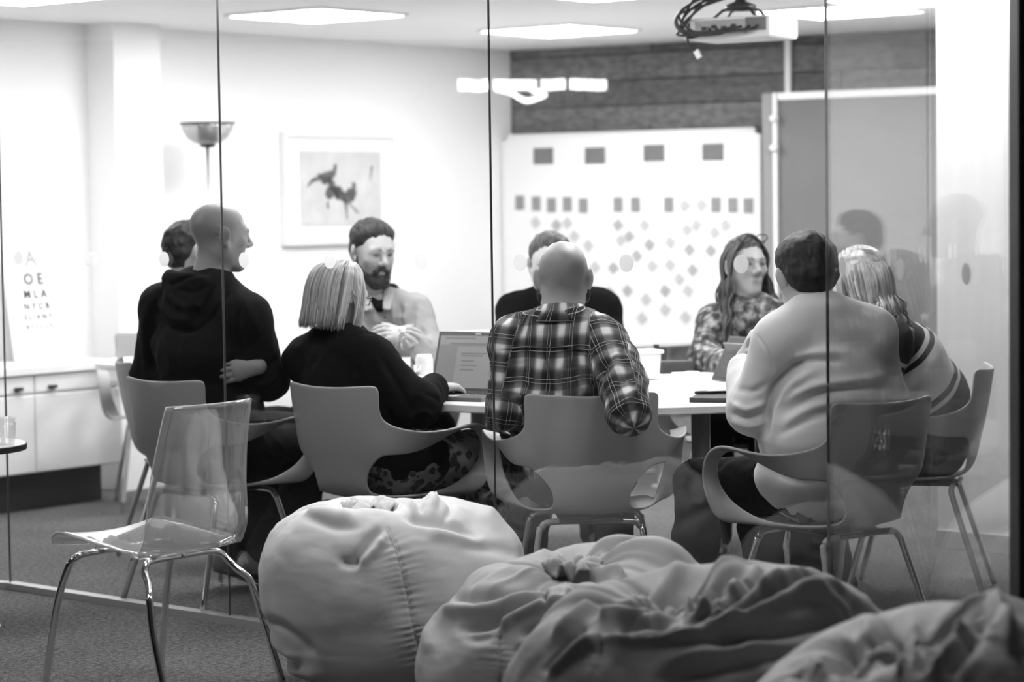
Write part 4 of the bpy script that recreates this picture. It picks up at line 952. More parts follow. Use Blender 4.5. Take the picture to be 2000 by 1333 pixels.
def short_hair(c, R, s, grow=0.014, line=(.0, 1.3, .02), noise=.006, seed=1, extra=None, h=.0045, taper=.05, nape=-.062, side=.45):
    """cropped hair: a layer that thins out to nothing at the hairline"""
    F = Field(h); g = lambda q: np.array(c) + R @ (np.array(q, float) * s); z0, m_, y0 = line; cc = np.array(c, np.float32); RR = R.astype(np.float32)
    rad_ = np.array((.0755, .0975, .0835), np.float32); ctr = np.array((0, -.014, .036), np.float32)
    def fn(p):
        q = ((p - cc) @ RR) / s; x, y, z = q[..., 0], q[..., 1], q[..., 2]
        hl = (z - z0 - m_ * (y - y0) + .35 * np.maximum(np.abs(x) - .055, 0) * (y > 0)) / math.sqrt(1 + m_ * m_); hl = np.minimum(hl, z - nape)
        k = (q - ctr) / rad_; n = np.linalg.norm(k, axis=-1); gr = np.linalg.norm(k / rad_, axis=-1) + 1e-6; d = n * (n - 1) / gr
        ab = np.array((0, .012, -.05), np.float32); qa = q - np.array((0, -.066, -.005), np.float32); t = np.clip((qa @ ab) / float(ab @ ab), 0, 1); dn = np.linalg.norm((qa - t[..., None] * ab) * np.array((.85, 1, 1), np.float32), axis=-1) - (.052 - .010 * t)
        d = smin(d, dn, .03); tp = np.clip(hl / taper, 0, 1); d = d - grow * tp * (2 - tp) * (side + (1.2 - side) * np.clip((z - .02) / .06, 0, 1))
        return np.maximum(d + .0015, -hl) * s
    F.add(fn, np.array(c) - .17 * s, np.array(c) + .17 * s, .001)
    me = F.mesh('hair'); V = verts_of(me); N_ = norms_of(me); Q = ((V - np.array(c)) @ R) / s
    st = np.stack([Q[:, 0] * 75, Q[:, 1] * 16, Q[:, 2] * 30], 1); d = noise * (.6 * fbm(st, 1.0, 3, seed) + .4 * fbm(Q * 45, 1, 2, seed + 3))
    set_verts(me, V + N_ * d[:, None]); set_tone(me, np.clip(1 + .55 * fbm(st * 1.6, 1, 3, seed + 8), .4, 1.8)); return me
def strands(c, R, s, paths, w0=.007, seed=0, tvar=.35, name='hair', flat=.5):
    """locks: list of polylines in head space; one mesh with a tone per lock"""
    rr_ = np.random.default_rng(seed); VV = []; FF = []; TT = []; off = 0
    for pts in paths:
        q = catmull(pts, 4); n = len(q); r = w0 * s * np.interp(np.linspace(0, 1, n), [0, .12, .8, 1], [.7, 1, .85, .12]) * rr_.uniform(.75, 1.25)
        Wd = np.array(c) + (q * s) @ R.T; V, Q, caps = tube_arrays(Wd, r, 5, flat); VV.append(V); FF += [tuple(i + off for i in f) for f in list(Q) + caps]
        TT.append(np.full(len(V), np.clip(1 + rr_.normal() * tvar, .35, 1.9))); off += len(V)
    me = pymesh(name, np.concatenate(VV), FF); set_tone(me, np.concatenate(TT)); return me
def head_tones(V, c, R, s, st):
    Q = ((V - np.array(c)) @ R) / s; t = np.ones(len(V)); hd = np.linalg.norm(Q, axis=1) < .17
    def spot(p, r, v, soft=.35):
        nonlocal t
        d = np.linalg.norm((Q - np.array(p)) / np.array(r), axis=1); m_ = np.clip((1 - d) / soft, 0, 1) * hd; t = t * (1 - m_) + v * m_
    for x in (-1, 1):
        for k in range(4): spot((x * (.016 + k * .009), .088 - k * .0035, .0265 + (.002 if k in (1, 2) else 0)), (.009, .02, .0065), st.get('brow', .30))
        spot((x * .031, .092, .010), (.019, .02, .012), .62, .6); spot((x * .031, .092, .006), (.016, .02, .0075), .22); spot((x * .031, .095, .006), (.0065, .02, .006), .08)
    spot((0, .095, -.066), (.021, .025, .0085), st.get('lip', .68), .5)
    for x in (-1, 1): spot((x * .088, .0, .002), (.012, .010, .016), .5, .6)  # ear hollows darkened in the skin tone, as painted shade
    if st.get('stubble'):
        m_ = hd & (Q[:, 2] > .005 + .7 * (Q[:, 1] - .03)) & (Q[:, 1] < .07); v = st['stubble']; sm = np.clip((Q[:, 2] - .005 - .7 * (Q[:, 1] - .03)) / .03, 0, 1) * np.clip((st.get('crown', .09) - Q[:, 2]) / .04, 0, 1) * m_; t = t * (1 - sm * (1 - v))
    if st.get('jaw'):
        m_ = np.clip((-.03 - Q[:, 2]) / .03, 0, 1) * np.clip((Q[:, 1] - .0) / .02, 0, 1) * hd * (Q[:, 2] > -.14); t = t * (1 - m_ * (1 - st['jaw']))
    return t
def person(label, J, head, skin=.42, vox=.0055, female=False, hs=.97, tones=None, shirt=None, trousers=None, hands=(), shoes=None, group=None, necktilt=None, bodysc=1.0, base=None):
    """J holds the joints; every garment is a closed mesh of its own over one continuous body"""
    e = empty('person', (0, 0, 0)); tag(e, label, 'person', group); b0 = J['pelvis'] if base is None else base
    e.location = (b0[0], b0[1], 0); par = empty('x'); bpy.data.objects.remove(par)
    off = np.array([b0[0], b0[1], 0]); tones = tones or {}
    c, R = head; F = Field(vox)
    head_field(F, c, R, hs, female)
    nk = c + R @ (np.array((0, -.022, -.075)) * hs); nr = .052 if female else .060
    F.cone(nk + (c - nk) * .35, J['neck'] + np.array([0, 0, -.02]), nr, nr * 1.06, .03)
    torso_field(F, J, -.012, bodysc)
    for s_ in 'LR': arm_field(F, J, s_, -.008, bodysc); leg_field(F, J, s_, -.008, bodysc)
    for s_ in 'LR':
        f = norm(np.array(J.get('toe' + s_, (0, 1, 0)), float)); F.cone(J['an' + s_], J['an' + s_] + f * .10 - np.array([0, 0, .035]), .032, .022, .02)
    for hd in hands: hand_field(F, **hd)
    for s_ in 'LR':
        if not any(h_.get('side') == (1 if s_ == 'R' else -1) for h_ in hands):
            d = norm(J['wr' + s_] - J['el' + s_]); hand_field(F, J['wr' + s_], d, J.get('palm' + s_, (0, 0, -1)), 1 if s_ == 'R' else -1, .5)
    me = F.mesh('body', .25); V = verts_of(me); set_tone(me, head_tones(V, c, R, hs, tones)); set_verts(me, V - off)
    link('body', me, skin_mat('skin_%d' % round(skin * 100), skin), e)
    def put(me2, ma, name, parent=None):
        set_verts(me2, verts_of(me2) - off); return link(name, me2, ma, parent or e)
    e['_off'] = 0; del e['_off']
    return e, put, off
def garment(J, vox, g=.012, sc=1.0, belly=0.0, sleeve=.93, cuffs=True, hem=.02, neckcut=None, amp=.004, freq=11, seed=0, folds=(), extra=None, loose=.004, name='shirt', uv=False, arms='LR', stretch=(1, 1, 1), hemax=None):
    F = Field(vox); torso_field(F, J, g, sc, belly)
    for s_ in arms: arm_field(F, J, s_, g, sc, sleeve, loose)
    if extra: extra(F)
    ax = norm((J['shR'] + J['shL']) / 2 - J['pelvis']); pel = J['pelvis'] if hemax is None else hemax
    hp = pel - ax * hem; F.cut(hp, -ax, .004, hp - .40, hp + .40) if hem is not None else None
    if neckcut is not None: F.cut(neckcut[0], neckcut[1], .008, np.array(neckcut[0]) - .10, np.array(neckcut[0]) + .10)
    me = F.mesh(name)
    if uv: body_uv(me, J)
    cloth_wrinkle(me, amp, freq, seed, folds, stretch); return me
def legwear(J, vox=.008, g=.010, sc=1.0, loose=.012, seed=3, amp=.004, name='trousers', skirt=False):
    F = Field(vox); lat = norm(J['hipR'] - J['hipL']); pel = J['pelvis']
    F.loft(pel + np.array([0, 0, .05]), pel + np.array([0, 0, -.013]), (.145 * sc + g, .105 * sc + g), (.160 * sc + g, .118 * sc + g), lat, .05)
    for s_ in 'LR': leg_field(F, J, s_, g, sc, loose, .05)
    if skirt:
        F.loft((J['hipL'] + J['hipR']) / 2, (J['knL'] + J['knR']) / 2 + np.array([0, 0, -.02]), (.19, .10), (.17, .085), lat, .05)
    me = F.mesh(name); cloth_wrinkle(me, amp, 10, seed); return me
def seat_pose(pel, yaw, hipw=.085, kn_out=.10, thigh=.42, drop=.0, shin=(0.0, .0), anz=.085, foot=None, feetL=None, feetR=None):
    """lower body for a seated figure; returns joints"""
    f = yawdir(yaw); r = np.array([f[1], -f[0], 0]); J = {}; pel = np.array(pel, float)
    J['hipL'] = pel - r * hipw + np.array([0, 0, -.005]); J['hipR'] = pel + r * hipw + np.array([0, 0, -.005])
    for s_, sg, ft in (('L', -1, feetL), ('R', 1, feetR)):
        an = np.array(ft, float) if ft is not None else pel + f * (thigh - .02 + shin[0]) + r * sg * (kn_out + .03) + np.array([0, 0, anz - pel[2]])
        J['kn' + s_] = ik(J['hip' + s_], an, thigh, .43, f * .8 + np.array([0, 0, .8])); J['an' + s_] = an; J['toe' + s_] = f
    return J
def plaid_mat():
    M_ = bpy.data.materials.new('checked_cotton'); M_.use_nodes = True; nt = M_.node_tree; N = nt.nodes; L = nt.links; b = N['Principled BSDF']; b.inputs['Roughness'].default_value = .85; b.inputs['Specular IOR Level'].default_value = .2
    at = N.new('ShaderNodeAttribute'); at.attribute_name = 'garment'; sp = N.new('ShaderNodeSeparateXYZ'); L.new(at.outputs['Vector'], sp.inputs[0])
    def bands(out, per, off):
        m1 = N.new('ShaderNodeMath'); m1.operation = 'MULTIPLY_ADD'; m1.inputs[1].default_value = 1 / per; m1.inputs[2].default_value = off + 20; L.new(out, m1.inputs[0])
        m2 = N.new('ShaderNodeMath'); m2.operation = 'FRACT'; L.new(m1.outputs[0], m2.inputs[0])
        cr = N.new('ShaderNodeValToRGB'); e = cr.color_ramp; e.interpolation = 'LINEAR'
        st = [(0, .75), (.12, .80), (.22, .70), (.27, .16), (.36, .10), (.44, .05), (.62, .035), (.80, .05), (.88, .13), (.95, .45), (1, .75)]
        while len(e.elements) > 1: e.elements.remove(e.elements[-1])
        e.elements[0].position = 0; e.elements[0].color = (st[0][1],) * 3 + (1,)
        for p_, v_ in st[1:]: el_ = e.elements.new(p_); el_.color = (v_, v_, v_, 1)
        L.new(m2.outputs[0], cr.inputs[0])
        cl = N.new('ShaderNodeValToRGB'); e2 = cl.color_ramp; e2.interpolation = 'CONSTANT'
        while len(e2.elements) > 1: e2.elements.remove(e2.elements[-1])
        e2.elements[0].position = 0; e2.elements[0].color = (0, 0, 0, 1)
        for p_, v_ in ((.47, 1), (.488, 0), (.60, 1), (.618, 0)): el_ = e2.elements.new(p_); el_.color = (v_, v_, v_, 1)
        L.new(m2.outputs[0], cl.inputs[0]); return cr.outputs[0], cl.outputs[0]
    a1, l1_ = bands(sp.outputs[0], .068, .05); a2, l2_ = bands(sp.outputs[1], .088, .3)
    mu = N.new('ShaderNodeMix'); mu.data_type = 'RGBA'; mu.blend_type = 'MULTIPLY'; mu.inputs[0].default_value = 1
    sq1 = N.new('ShaderNodeGamma'); sq1.inputs[1].default_value = .66; L.new(a1, sq1.inputs[0]); sq2 = N.new('ShaderNodeGamma'); sq2.inputs[1].default_value = .66; L.new(a2, sq2.inputs[0])
    L.new(sq1.outputs[0], mu.inputs[6]); L.new(sq2.outputs[0], mu.inputs[7])
    mxl = N.new('ShaderNodeMath'); mxl.operation = 'MAXIMUM'; L.new(l1_, mxl.inputs[0]); L.new(l2_, mxl.inputs[1])
    mf = N.new('ShaderNodeMix'); mf.data_type = 'RGBA'; mf.inputs[7].default_value = (.5, .5, .5, 1); sc_ = N.new('ShaderNodeMath'); sc_.operation = 'MULTIPLY'; sc_.inputs[1].default_value = .8; L.new(mxl.outputs[0], sc_.inputs[0])
    L.new(sc_.outputs[0], mf.inputs[0]); L.new(mu.outputs[2], mf.inputs[6]); L.new(mf.outputs[2], b.inputs['Base Color']); return M_
def stripe_mat():
    M_ = bpy.data.materials.new('striped_knit'); M_.use_nodes = True; nt = M_.node_tree; N = nt.nodes; L = nt.links; b = N['Principled BSDF']; b.inputs['Roughness'].default_value = .9
    at = N.new('ShaderNodeAttribute'); at.attribute_name = 'garment'; sp = N.new('ShaderNodeSeparateXYZ'); L.new(at.outputs['Vector'], sp.inputs[0])
    mr = N.new('ShaderNodeMapRange'); mr.inputs[1].default_value = -.15; mr.inputs[2].default_value = .6; L.new(sp.outputs[1], mr.inputs[0])
    cr = N.new('ShaderNodeValToRGB'); e = cr.color_ramp; e.interpolation = 'CONSTANT'
    while len(e.elements) > 1: e.elements.remove(e.elements[-1])
    e.elements[0].position = 0; e.elements[0].color = (.045, .045, .045, 1)
    f = lambda z_: (z_ + .15) / .75
    for z_, v_ in ((.200, .62), (.215, .03), (.235, .66), (.372, .03), (.390, .62), (.406, .02)): el_ = e.elements.new(f(z_)); el_.color = (v_, v_, v_, 1)
    L.new(mr.outputs[0], cr.inputs[0]); L.new(cr.outputs[0], b.inputs['Base Color']); return M_
def leopard_mat():
    M_ = bpy.data.materials.new('leopard_print'); M_.use_nodes = True; nt = M_.node_tree; N = nt.nodes; L = nt.links; b = N['Principled BSDF']; b.inputs['Roughness'].default_value = .75
    tc = N.new('ShaderNodeTexCoord'); n = N.new('ShaderNodeTexNoise'); n.inputs['Scale'].default_value = 14; L.new(tc.outputs['Object'], n.inputs[0])
    mx = N.new('ShaderNodeMix'); mx.data_type = 'RGBA'; mx.inputs[0].default_value = .06; L.new(tc.outputs['Object'], mx.inputs[6]); L.new(n.outputs['Color'], mx.inputs[7])
    v = N.new('ShaderNodeTexVoronoi'); v.inputs['Scale'].default_value = 33; L.new(mx.outputs[2], v.inputs['Vector'])
    cr = N.new('ShaderNodeValToRGB'); e = cr.color_ramp; e.elements[0].position = .0; e.elements[0].color = (.10, .10, .10, 1); e.elements[1].position = .20; e.elements[1].color = (.05, .05, .05, 1)
    for p_, v_ in ((.40, .03), (.50, .25), (1., .30)): el_ = e.elements.new(p_); el_.color = (v_, v_, v_, 1)
    L.new(v.outputs['Distance'], cr.inputs[0]); L.new(cr.outputs[0], b.inputs['Base Color']); return M_
def floral_mat():
    M_ = bpy.data.materials.new('floral_blouse'); M_.use_nodes = True; nt = M_.node_tree; N = nt.nodes; L = nt.links; b = N['Principled BSDF']; b.inputs['Roughness'].default_value = .8
    tc = N.new('ShaderNodeTexCoord'); n = N.new('ShaderNodeTexNoise'); n.inputs['Scale'].default_value = 30; n.inputs['Detail'].default_value = 3; L.new(tc.outputs['Object'], n.inputs[0])
    cr = N.new('ShaderNodeValToRGB'); e = cr.color_ramp; e.elements[0].position = .40; e.elements[0].color = (.02, .02, .02, 1); e.elements[1].position = .66; e.elements[1].color = (.36, .36, .36, 1)
    el_ = e.elements.new(.50); el_.color = (.10, .10, .10, 1); L.new(n.outputs[0], cr.inputs[0]); L.new(cr.outputs[0], b.inputs['Base Color']); return M_
m_dkcloth = mat('black_cotton', .005, .9, spec=.06, bump=.0)
m_hood = mat('dark_hooded_cotton', .008, .9, spec=.1)
m_jeans = mat('dark_denim', .005, .85, spec=.06)
m_greyt = mat('charcoal_cloth', .035, .9)
m_shoe = mat('dark_leather', .05, .4); m_shoe2 = mat('suede_tan', .22, .8); m_sole = mat('rubber_sole', .12, .7); m_solel = mat('pale_sole', .55, .7)
m_hairdk = mat('dark_hair', .026, .62, tone=True, spec=.3); m_hairmid = mat('brown_hair', .070, .6, tone=True, spec=.25); m_hairbl = mat('blonde_hair', .30, .38, tone=True, spec=.6); m_hairgr = mat('grey_hair', .22, .5, tone=True)
m_gold = mat('polished_metal', .7, .2, 1.0)
DN = np.array([0, 0, -1.0])

# ---- man in the hooded top
def cast_hoodie():
    J = dict(pelvis=np.array([-1.02, 8.53, .545]), neck=P(402, 545, 8.44))
    J['shL'] = P(318, 598, 8.58); J['shR'] = P(482, 618, 8.30)
    J['elR'] = P(526, 742, 8.36); J['wrR'] = P(425, 735, 8.62); J['elL'] = P(292, 735, 8.72); J['wrL'] = P(510, 722, 8.50)
    J.update(seat_pose(J['pelvis'], rad(46), thigh=.41))
    for s_, ya, bk_, tw_ in (('L', 34, 45, 45), ('R', 44, 78, 58)):      # thighs along the seat, shins drawn back, heels lifted
        J['kn' + s_] = J['hip' + s_] + yawdir(rad(ya)) * .41 + np.array([0, 0, -.02]); kn_ = J['kn' + s_]
        J['an' + s_] = np.array([kn_[0], kn_[1], .14]) - yawdir(rad(bk_)) * .25; J['toe' + s_] = yawdir(rad(tw_))
    J['arch'] = -yawdir(rad(42)) * .03
    c = P(430, 462, 8.44); R = frame_from(yawdir(rad(66), rad(-4)))
    hw = P(508, 716, 8.275)
    hands = [dict(wrist=hw, fwd=P(455, 726, 8.262) - hw, palm=yawdir(rad(0)) * 1.0, side=-1, curl=.28, s=.98, spread=.05, thumb=1.6)]
    J['wrL'] = hw
    e, put, off = person('bald man in a dark hooded top sitting with folded arms, face in profile', J, (c, R), .27, .0048, tones=dict(stubble=.62, crown=.11, jaw=.8), hands=hands, hs=1.0)
    nb = J['neck']
    bk = -yawdir(rad(42)); lt = norm(J['shR'] - J['shL'])
    def ex(F):
        F.ell(nb + bk * .045 + DN * .015, (.10, .06, .045), np.stack([lt, bk, [0, 0, 1]], 1), .03)
        F.loft(nb + bk * .10 + DN * -.005, nb + bk * .115 + DN * .15, (.105, .028), (.055, .022), lt, .02)
        F.cone(nb + bk * .08 + lt * -.085, nb + bk * .12 + DN * .11 + lt * -.06, .024, .018, .015); F.cone(nb + bk * .08 + lt * .085, nb + bk * .12 + DN * .11 + lt * .05, .024, .018, .015)
        F.ell(nb + yawdir(rad(50)) * .03 + DN * .01, (.075, .075, .055), None, .03)
    fl = [([(318, 548), (312, 575), (300, 600), (322, 635), (370, 648), (410, 625), (436, 580), (440, 545)], 5, -.014), ([(322, 532), (345, 520), (385, 512), (432, 535)], 6, .010), ([(316, 538), (328, 556), (345, 552), (380, 535), (430, 530)], 4, -.010),
          ([(330, 575), (360, 600), (400, 590)], 7, .010), ([(312, 590), (335, 620), (385, 628)], 7, .012), ([(345, 565), (375, 572), (420, 555)], 5, -.008), ([(290, 590), (282, 650), (290, 740)], 7, .010), ([(300, 600), (298, 660), (300, 740)], 6, -.008),
          ([(470, 590), (462, 650), (470, 710)], 7, -.014), ([(480, 590), (500, 640), (520, 690)], 12, .008), ([(520, 640), (500, 665), (485, 690)], 5, -.007), ([(545, 700), (520, 720), (505, 745)], 6, -.010), ([(540, 735), (520, 750), (500, 752)], 5, .008)]
    me = garment(J, .006, .016, 1.04, .02, .9, hem=.10, amp=.0035, freq=8, seed=2, folds=fl, extra=ex, loose=.012, name='hooded_top', neckcut=(nb + np.array([.02, 0, .065]), (.15, .1, 1)))
    put(me, m_hood, 'hooded_top'); put(legwear(J, seed=5), m_jeans, 'trousers')
    for s_ in 'LR':
        an = J['an' + s_] - off; shoe(e, an, J['toe' + s_], m_shoe2, m_sole, 1.05, rad(-18))
cast_hoodie()

# ---- dark-haired man behind him
def cast_second():
    J = dict(pelvis=np.array([-1.24, 9.47, .545]), neck=P(352, 565, 9.46)); J['shL'] = P(372, 598, 9.66); J['shR'] = P(322, 604, 9.26)
    J['elR'] = P(296, 705, 9.24); J['wrR'] = P(372, 722, 9.2); J['elL'] = P(392, 700, 9.7); J['wrL'] = P(440, 715, 9.55)
    J.update(seat_pose(J['pelvis'], rad(80)))
    c = P(375, 492, 9.46); R = frame_from(yawdir(rad(62)))
    e, put, off = person('dark-haired man half hidden behind the man in the hooded top', J, (c, R), .45, .007, tones=dict())
    put(garment(J, .008, .014, 1, .01, neckcut=(J['neck'] + np.array([0, 0, .05]), (0, 0, 1)), seed=12, name='sweater'), m_greyt, 'sweater'); put(legwear(J, .009), m_jeans, 'trousers')
    put(short_hair(c, R, .97, .012, seed=4), m_hairdk, 'hair')
    for s_ in 'LR': shoe(e, J['an' + s_] - off, J['toe' + s_], m_shoe, m_sole)
cast_second()

# ---- woman with the blonde bob
def cast_blonde():
    J = dict(pelvis=np.array([-0.44, 8.16, .54]), neck=P(662, 655, 8.20)); J['shL'] = P(600, 704, 8.28); J['shR'] = P(724, 704, 8.06)
    J['elR'] = P(818, 792, 7.96); J['wrR'] = P(856, 757, 8.17); J['elL'] = P(650, 752, 8.37); J['wrL'] = P(800, 752, 8.42)
    J.update(seat_pose(J['pelvis'], rad(55), kn_out=.07)); J['arch'] = -yawdir(rad(42)) * .03
    c = P(664, 580, 8.21); R = frame_from(yawdir(rad(56), rad(-12)))
    hands = [dict(wrist=P(853, 757, 8.17), fwd=P(897, 755, 8.26) - P(853, 757, 8.17), palm=(0.1, .1, -1), side=1, curl=.42, s=.95, spread=.1),
             dict(wrist=P(802, 742, 8.40), fwd=P(840, 745, 8.38) - P(802, 742, 8.40), palm=(.1, .2, -1), side=-1, curl=.4, s=.93)]
    J['wrR'] = hands[0]['wrist']; J['wrL'] = hands[1]['wrist']
    e, put, off = person('woman with a blonde bob in a black sweater typing on a laptop', J, (c, R), .50, .005, True, .95, hands=hands, bodysc=.93)
    def ex(F):
        F.cone(J['elR'], J['elR'] + (J['wrR'] - J['elR']) * .4, .056, .044, .03)
        hm = (J['hipL'] + J['hipR']) / 2; F.loft(hm + np.array([0, 0, .008]), hm + np.array([0, 0, .006]) + ((J['knL'] + J['knR']) / 2 - hm) * .26, (.218, .118), (.208, .112), J['hipR'] - J['hipL'], .04)
    bk = -yawdir(rad(42)); lt = norm(J['shR'] - J['shL'])
    fl = [([(745, 700), (775, 750), (800, 800)], 8, -.010), ([(800, 820), (825, 805), (845, 815)], 6, .010), ([(800, 835), (830, 825), (850, 832)], 5, -.008), ([(700, 700), (720, 740), (730, 770)], 10, .006), ([(830, 770), (850, 778), (862, 790)], 4, -.006)]
    put(garment(J, .006, .020, .98, .012, .80, hem=.22, amp=.004, freq=8, seed=21, folds=fl, extra=ex, loose=.014, name='sweater', neckcut=(J['neck'] + np.array([0, 0, .045]), (0, 0, 1))), m_dkcloth, 'sweater')
    put(legwear(J, .007, .016, .98, seed=9, name='skirt', skirt=True), leopard_mat(), 'skirt')
    for s_ in 'LR': shoe(e, J['an' + s_] - off, J['toe' + s_], m_shoe, m_sole, .92)
    # bob: a smooth underlayer and fine straight locks
    hs_ = .95; F = Field(.006); g = lambda q: c + R @ (np.array(q, float) * hs_)
    F.ell(g((0, -.016, .038)), np.array((.082, .102, .089)) * hs_, R, .02); F.loft(g((0, -.034, .03)), g((0, -.044, -.100)), (.084, .074), (.088, .064), R[:, 0], .03)
    for x in (-1, 1): F.loft(g((x * .070, .015, .02)), g((x * .076, .012, -.096)), (.014, .044), (.012, .038), R[:, 0], .02)
    F.cut(g((0, .0, -.108)), -R[:, 2] * 1.0, .006)
    fc = g((0, .12, -.04)).astype(np.float32); RR = R.astype(np.float32)
    F.add(lambda p: np.max(np.abs((p - fc) @ RR) - np.array([.062, .095, .13], np.float32), axis=-1), fc - .17, fc + .17, .01, 'c')
    me = F.mesh('hair'); set_tone(me, np.full(len(me.vertices), .45)); hr = put(me, m_hairbl, 'hair')
    r_ = np.random.default_rng(3); paths = []
    for k in range(950):
        a = r_.uniform(-2.3, 2.3) if k % 3 else r_.uniform(-1.4, 1.4); x0, y0 = math.sin(a), -math.cos(a); tf = r_.uniform(.02, .42); lay = r_.uniform(-.003, .004); sg = 1 if x0 > 0 else -1
        p0 = (x0 * .080 * tf, .012 + (-.02 + y0 * .100) * tf, .130 + lay - .02 * tf * tf); p1 = (x0 * (.074 + lay), -.016 + y0 * .088, .092 + lay); p2 = (x0 * (.092 + lay), -.022 + y0 * (.108 + lay), .030)
        p3 = (x0 * (.101 + lay), -.030 + y0 * .102, -.045); p4 = (x0 * (.102 + lay * 2) + r_.normal() * .003, -.036 + y0 * .088 + r_.normal() * .003, -.112 - r_.uniform(0, .022))
        if abs(a) > 1.65: fy = .012 + .035 * r_.random(); p2 = (sg * (.092 + lay), min(p2[1], fy), .03); p3 = (sg * (.100 + lay), fy, -.045); p4 = (sg * (.100 + lay) + r_.normal() * .003, fy - .004, p4[2])
        paths.append([p0, p1, p2, p3, p4])
    put(strands(c, R, hs_, paths, .0030, 4, .40, 'lock', .6), m_hairbl, 'lock', hr).parent = hr
    # spectacles
    gl = tube('spectacles', [g((.075, .0, .012)), g((.068, .085, .010)), g((.05, .10, .008))], .0022, m_black, None, 6); V = verts_of(gl.data); set_verts(gl.data, V - off); gl.parent = e
    for x in (-1, 1):
        ct = np.array([g((x * .033 + .021 * math.cos(a), .104 - .01 * abs(math.cos(a)), .004 + .017 * math.sin(a))) for a in np.linspace(0, 2 * math.pi, 20)]) - off
        tube('spectacles', ct, .0018, m_black, e, 6)
cast_blonde()

# ---- bald man in the checked shirt
def cast_plaid():
    J = dict(pelvis=np.array([0.205, 7.68, .54]), neck=P(1098, 622, 7.56)); J['shL'] = P(1004, 668, 7.58); J['shR'] = P(1180, 672, 7.50)
    J['elR'] = P(1228, 806, 7.255); J['wrR'] = P(1224, 706, 7.47); J['elL'] = P(988, 800, 7.56); J['wrL'] = P(1035, 775, 7.80)
    J.update(seat_pose(J['pelvis'], rad(-2), kn_out=.13)); J['arch'] = np.array([0, .0, 0])
    c = P(1100, 545, 7.60); R = frame_from(yawdir(rad(-2), rad(-6)))
    hands = [dict(wrist=J['wrR'], fwd=P(1165, 722, 7.66) - J['wrR'], palm=(-.3, .2, -1), side=1, curl=.5)]
    e, put, off = person('bald bearded man in a checked shirt seen from behind', J, (c, R), .37, .0048, tones=dict(stubble=.72, crown=.10), hs=1.0, hands=hands)
    nb = J['neck']
    fl = [([(1062, 690), (1066, 730), (1085, 800)], 6, -.016), ([(1072, 690), (1085, 740), (1120, 810)], 8, .012), ([(1105, 690), (1135, 750), (1150, 800)], 7, -.010), ([(1128, 690), (1155, 760), (1172, 800)], 7, .009),
          ([(985, 762), (1050, 770), (1130, 790)], 8, .014), ([(980, 778), (1050, 792), (1150, 812)], 7, -.014), ([(1196, 690), (1172, 730), (1166, 775), (1180, 815)], 6, -.018), ([(1208, 690), (1200, 740), (1190, 790)], 8, .008),
          ([(1225, 735), (1205, 760), (1182, 790)], 7, -.010), ([(1245, 760), (1222, 790), (1190, 812)], 7, .010), ([(1250, 790), (1225, 818), (1200, 838)], 6, -.008), ([(1215, 700), (1235, 715), (1242, 735)], 6, .008),
          ([(980, 681), (1050, 678), (1110, 679), (1175, 690)], 2.5, .005), ([(980, 685), (1050, 682), (1110, 683), (1175, 694)], 2.2, -.006)]
    def ex(F): F.cone(J['elR'], J['elR'] + (J['wrR'] - J['elR']) * .30, .052, .048, .02); F.cone(P(1238, 765, 7.30), P(1243, 730, 7.44), .036, .032, .02)
    me = garment(J, .0037, .014, 1.0, .012, .93, hem=.16, amp=.0045, freq=9, seed=31, folds=fl, extra=ex, loose=.012, name='checked_shirt', uv=True, neckcut=(nb + np.array([0, 0, .045]), (0, .1, 1)))
    pm = plaid_mat(); sh_ = put(me, pm, 'checked_shirt')
    # collar: a folded band round the neck
    V = []; n = 40; rows_ = [(.064, .046), (.073, .024), (.101, -.008), (.105, -.007), (.076, .027), (.066, .049)]; nc_ = P(1098, 620, 7.565)
    for k in range(n):
        a = 2 * math.pi * k / n; fr_ = .5 - .5 * math.cos(a)   # 0 at the back
        for r, z_ in rows_: V.append(nc_ + np.array([1.08 * r * math.sin(a), -r * math.cos(a) * 1.02, z_ * (1 - .2 * fr_) - .02 * fr_]))
    F_ = [(k * 6 + i, ((k + 1) % n) * 6 + i, ((k + 1) % n) * 6 + (i + 1) % 6, k * 6 + (i + 1) % 6) for k in range(n) for i in range(6)]
    cm = pymesh('collar', V, F_); VV = np.array(V); ang = np.arctan2(VV[:, 0] - nc_[0], -(VV[:, 1] - nc_[1])); set_vec(cm, 'garment', np.stack([ang * .075, VV[:, 2] - nc_[2] + .21, 0 * ang], 1)); put(cm, pm, 'collar')
    put(legwear(J, seed=6), m_jeans, 'trousers')
    for s_ in 'LR': shoe(e, J['an' + s_] - off, J['toe' + s_], m_shoe, m_sole)
    beard(c, R, 1.0, put, m_hairdk, 77, .005)
def beard(c, R, s, put, ma, seed, grow=.012, top=-.045):
    F = Field(.005); g = lambda q: np.array(c) + R @ (np.array(q, float) * s)
    for x in (-1, 1):
        F.cone(g((x * .060, .0, -.052)), g((x * .018, .072, -.108)), (.018 + grow) * s, (.016 + grow) * s, .02); F.cone(g((x * .066, .004, -.02)), g((x * .060, .0, -.052)), .012 * s, (.016 + grow * .7) * s, .02)
        F.cone(g((x * .026, .086, -.062)), g((x * .006, .096, -.046)), .009 * s, .009 * s, .01); F.cone(g((x * .026, .086, -.062)), g((x * .020, .078, -.09)), .010 * s, .014 * s, .012)
    F.ell(g((0, .076, -.104)), np.array((.030, .024, .026)) * s, R, .02); F.cone(g((-.016, .084, -.083)), g((.016, .084, -.083)), .010 * s, .010 * s, .01)
    me = F.mesh('beard'); V = verts_of(me); Q = ((V - np.array(c)) @ R) / s; N_ = norms_of(me); d = .003 * fbm(Q * 70, 1, 2, seed); set_verts(me, V + N_ * d[:, None]); set_tone(me, np.clip(1 + .5 * fbm(Q * 60, 1, 2, seed), .5, 1.8)); put(me, ma, 'beard')
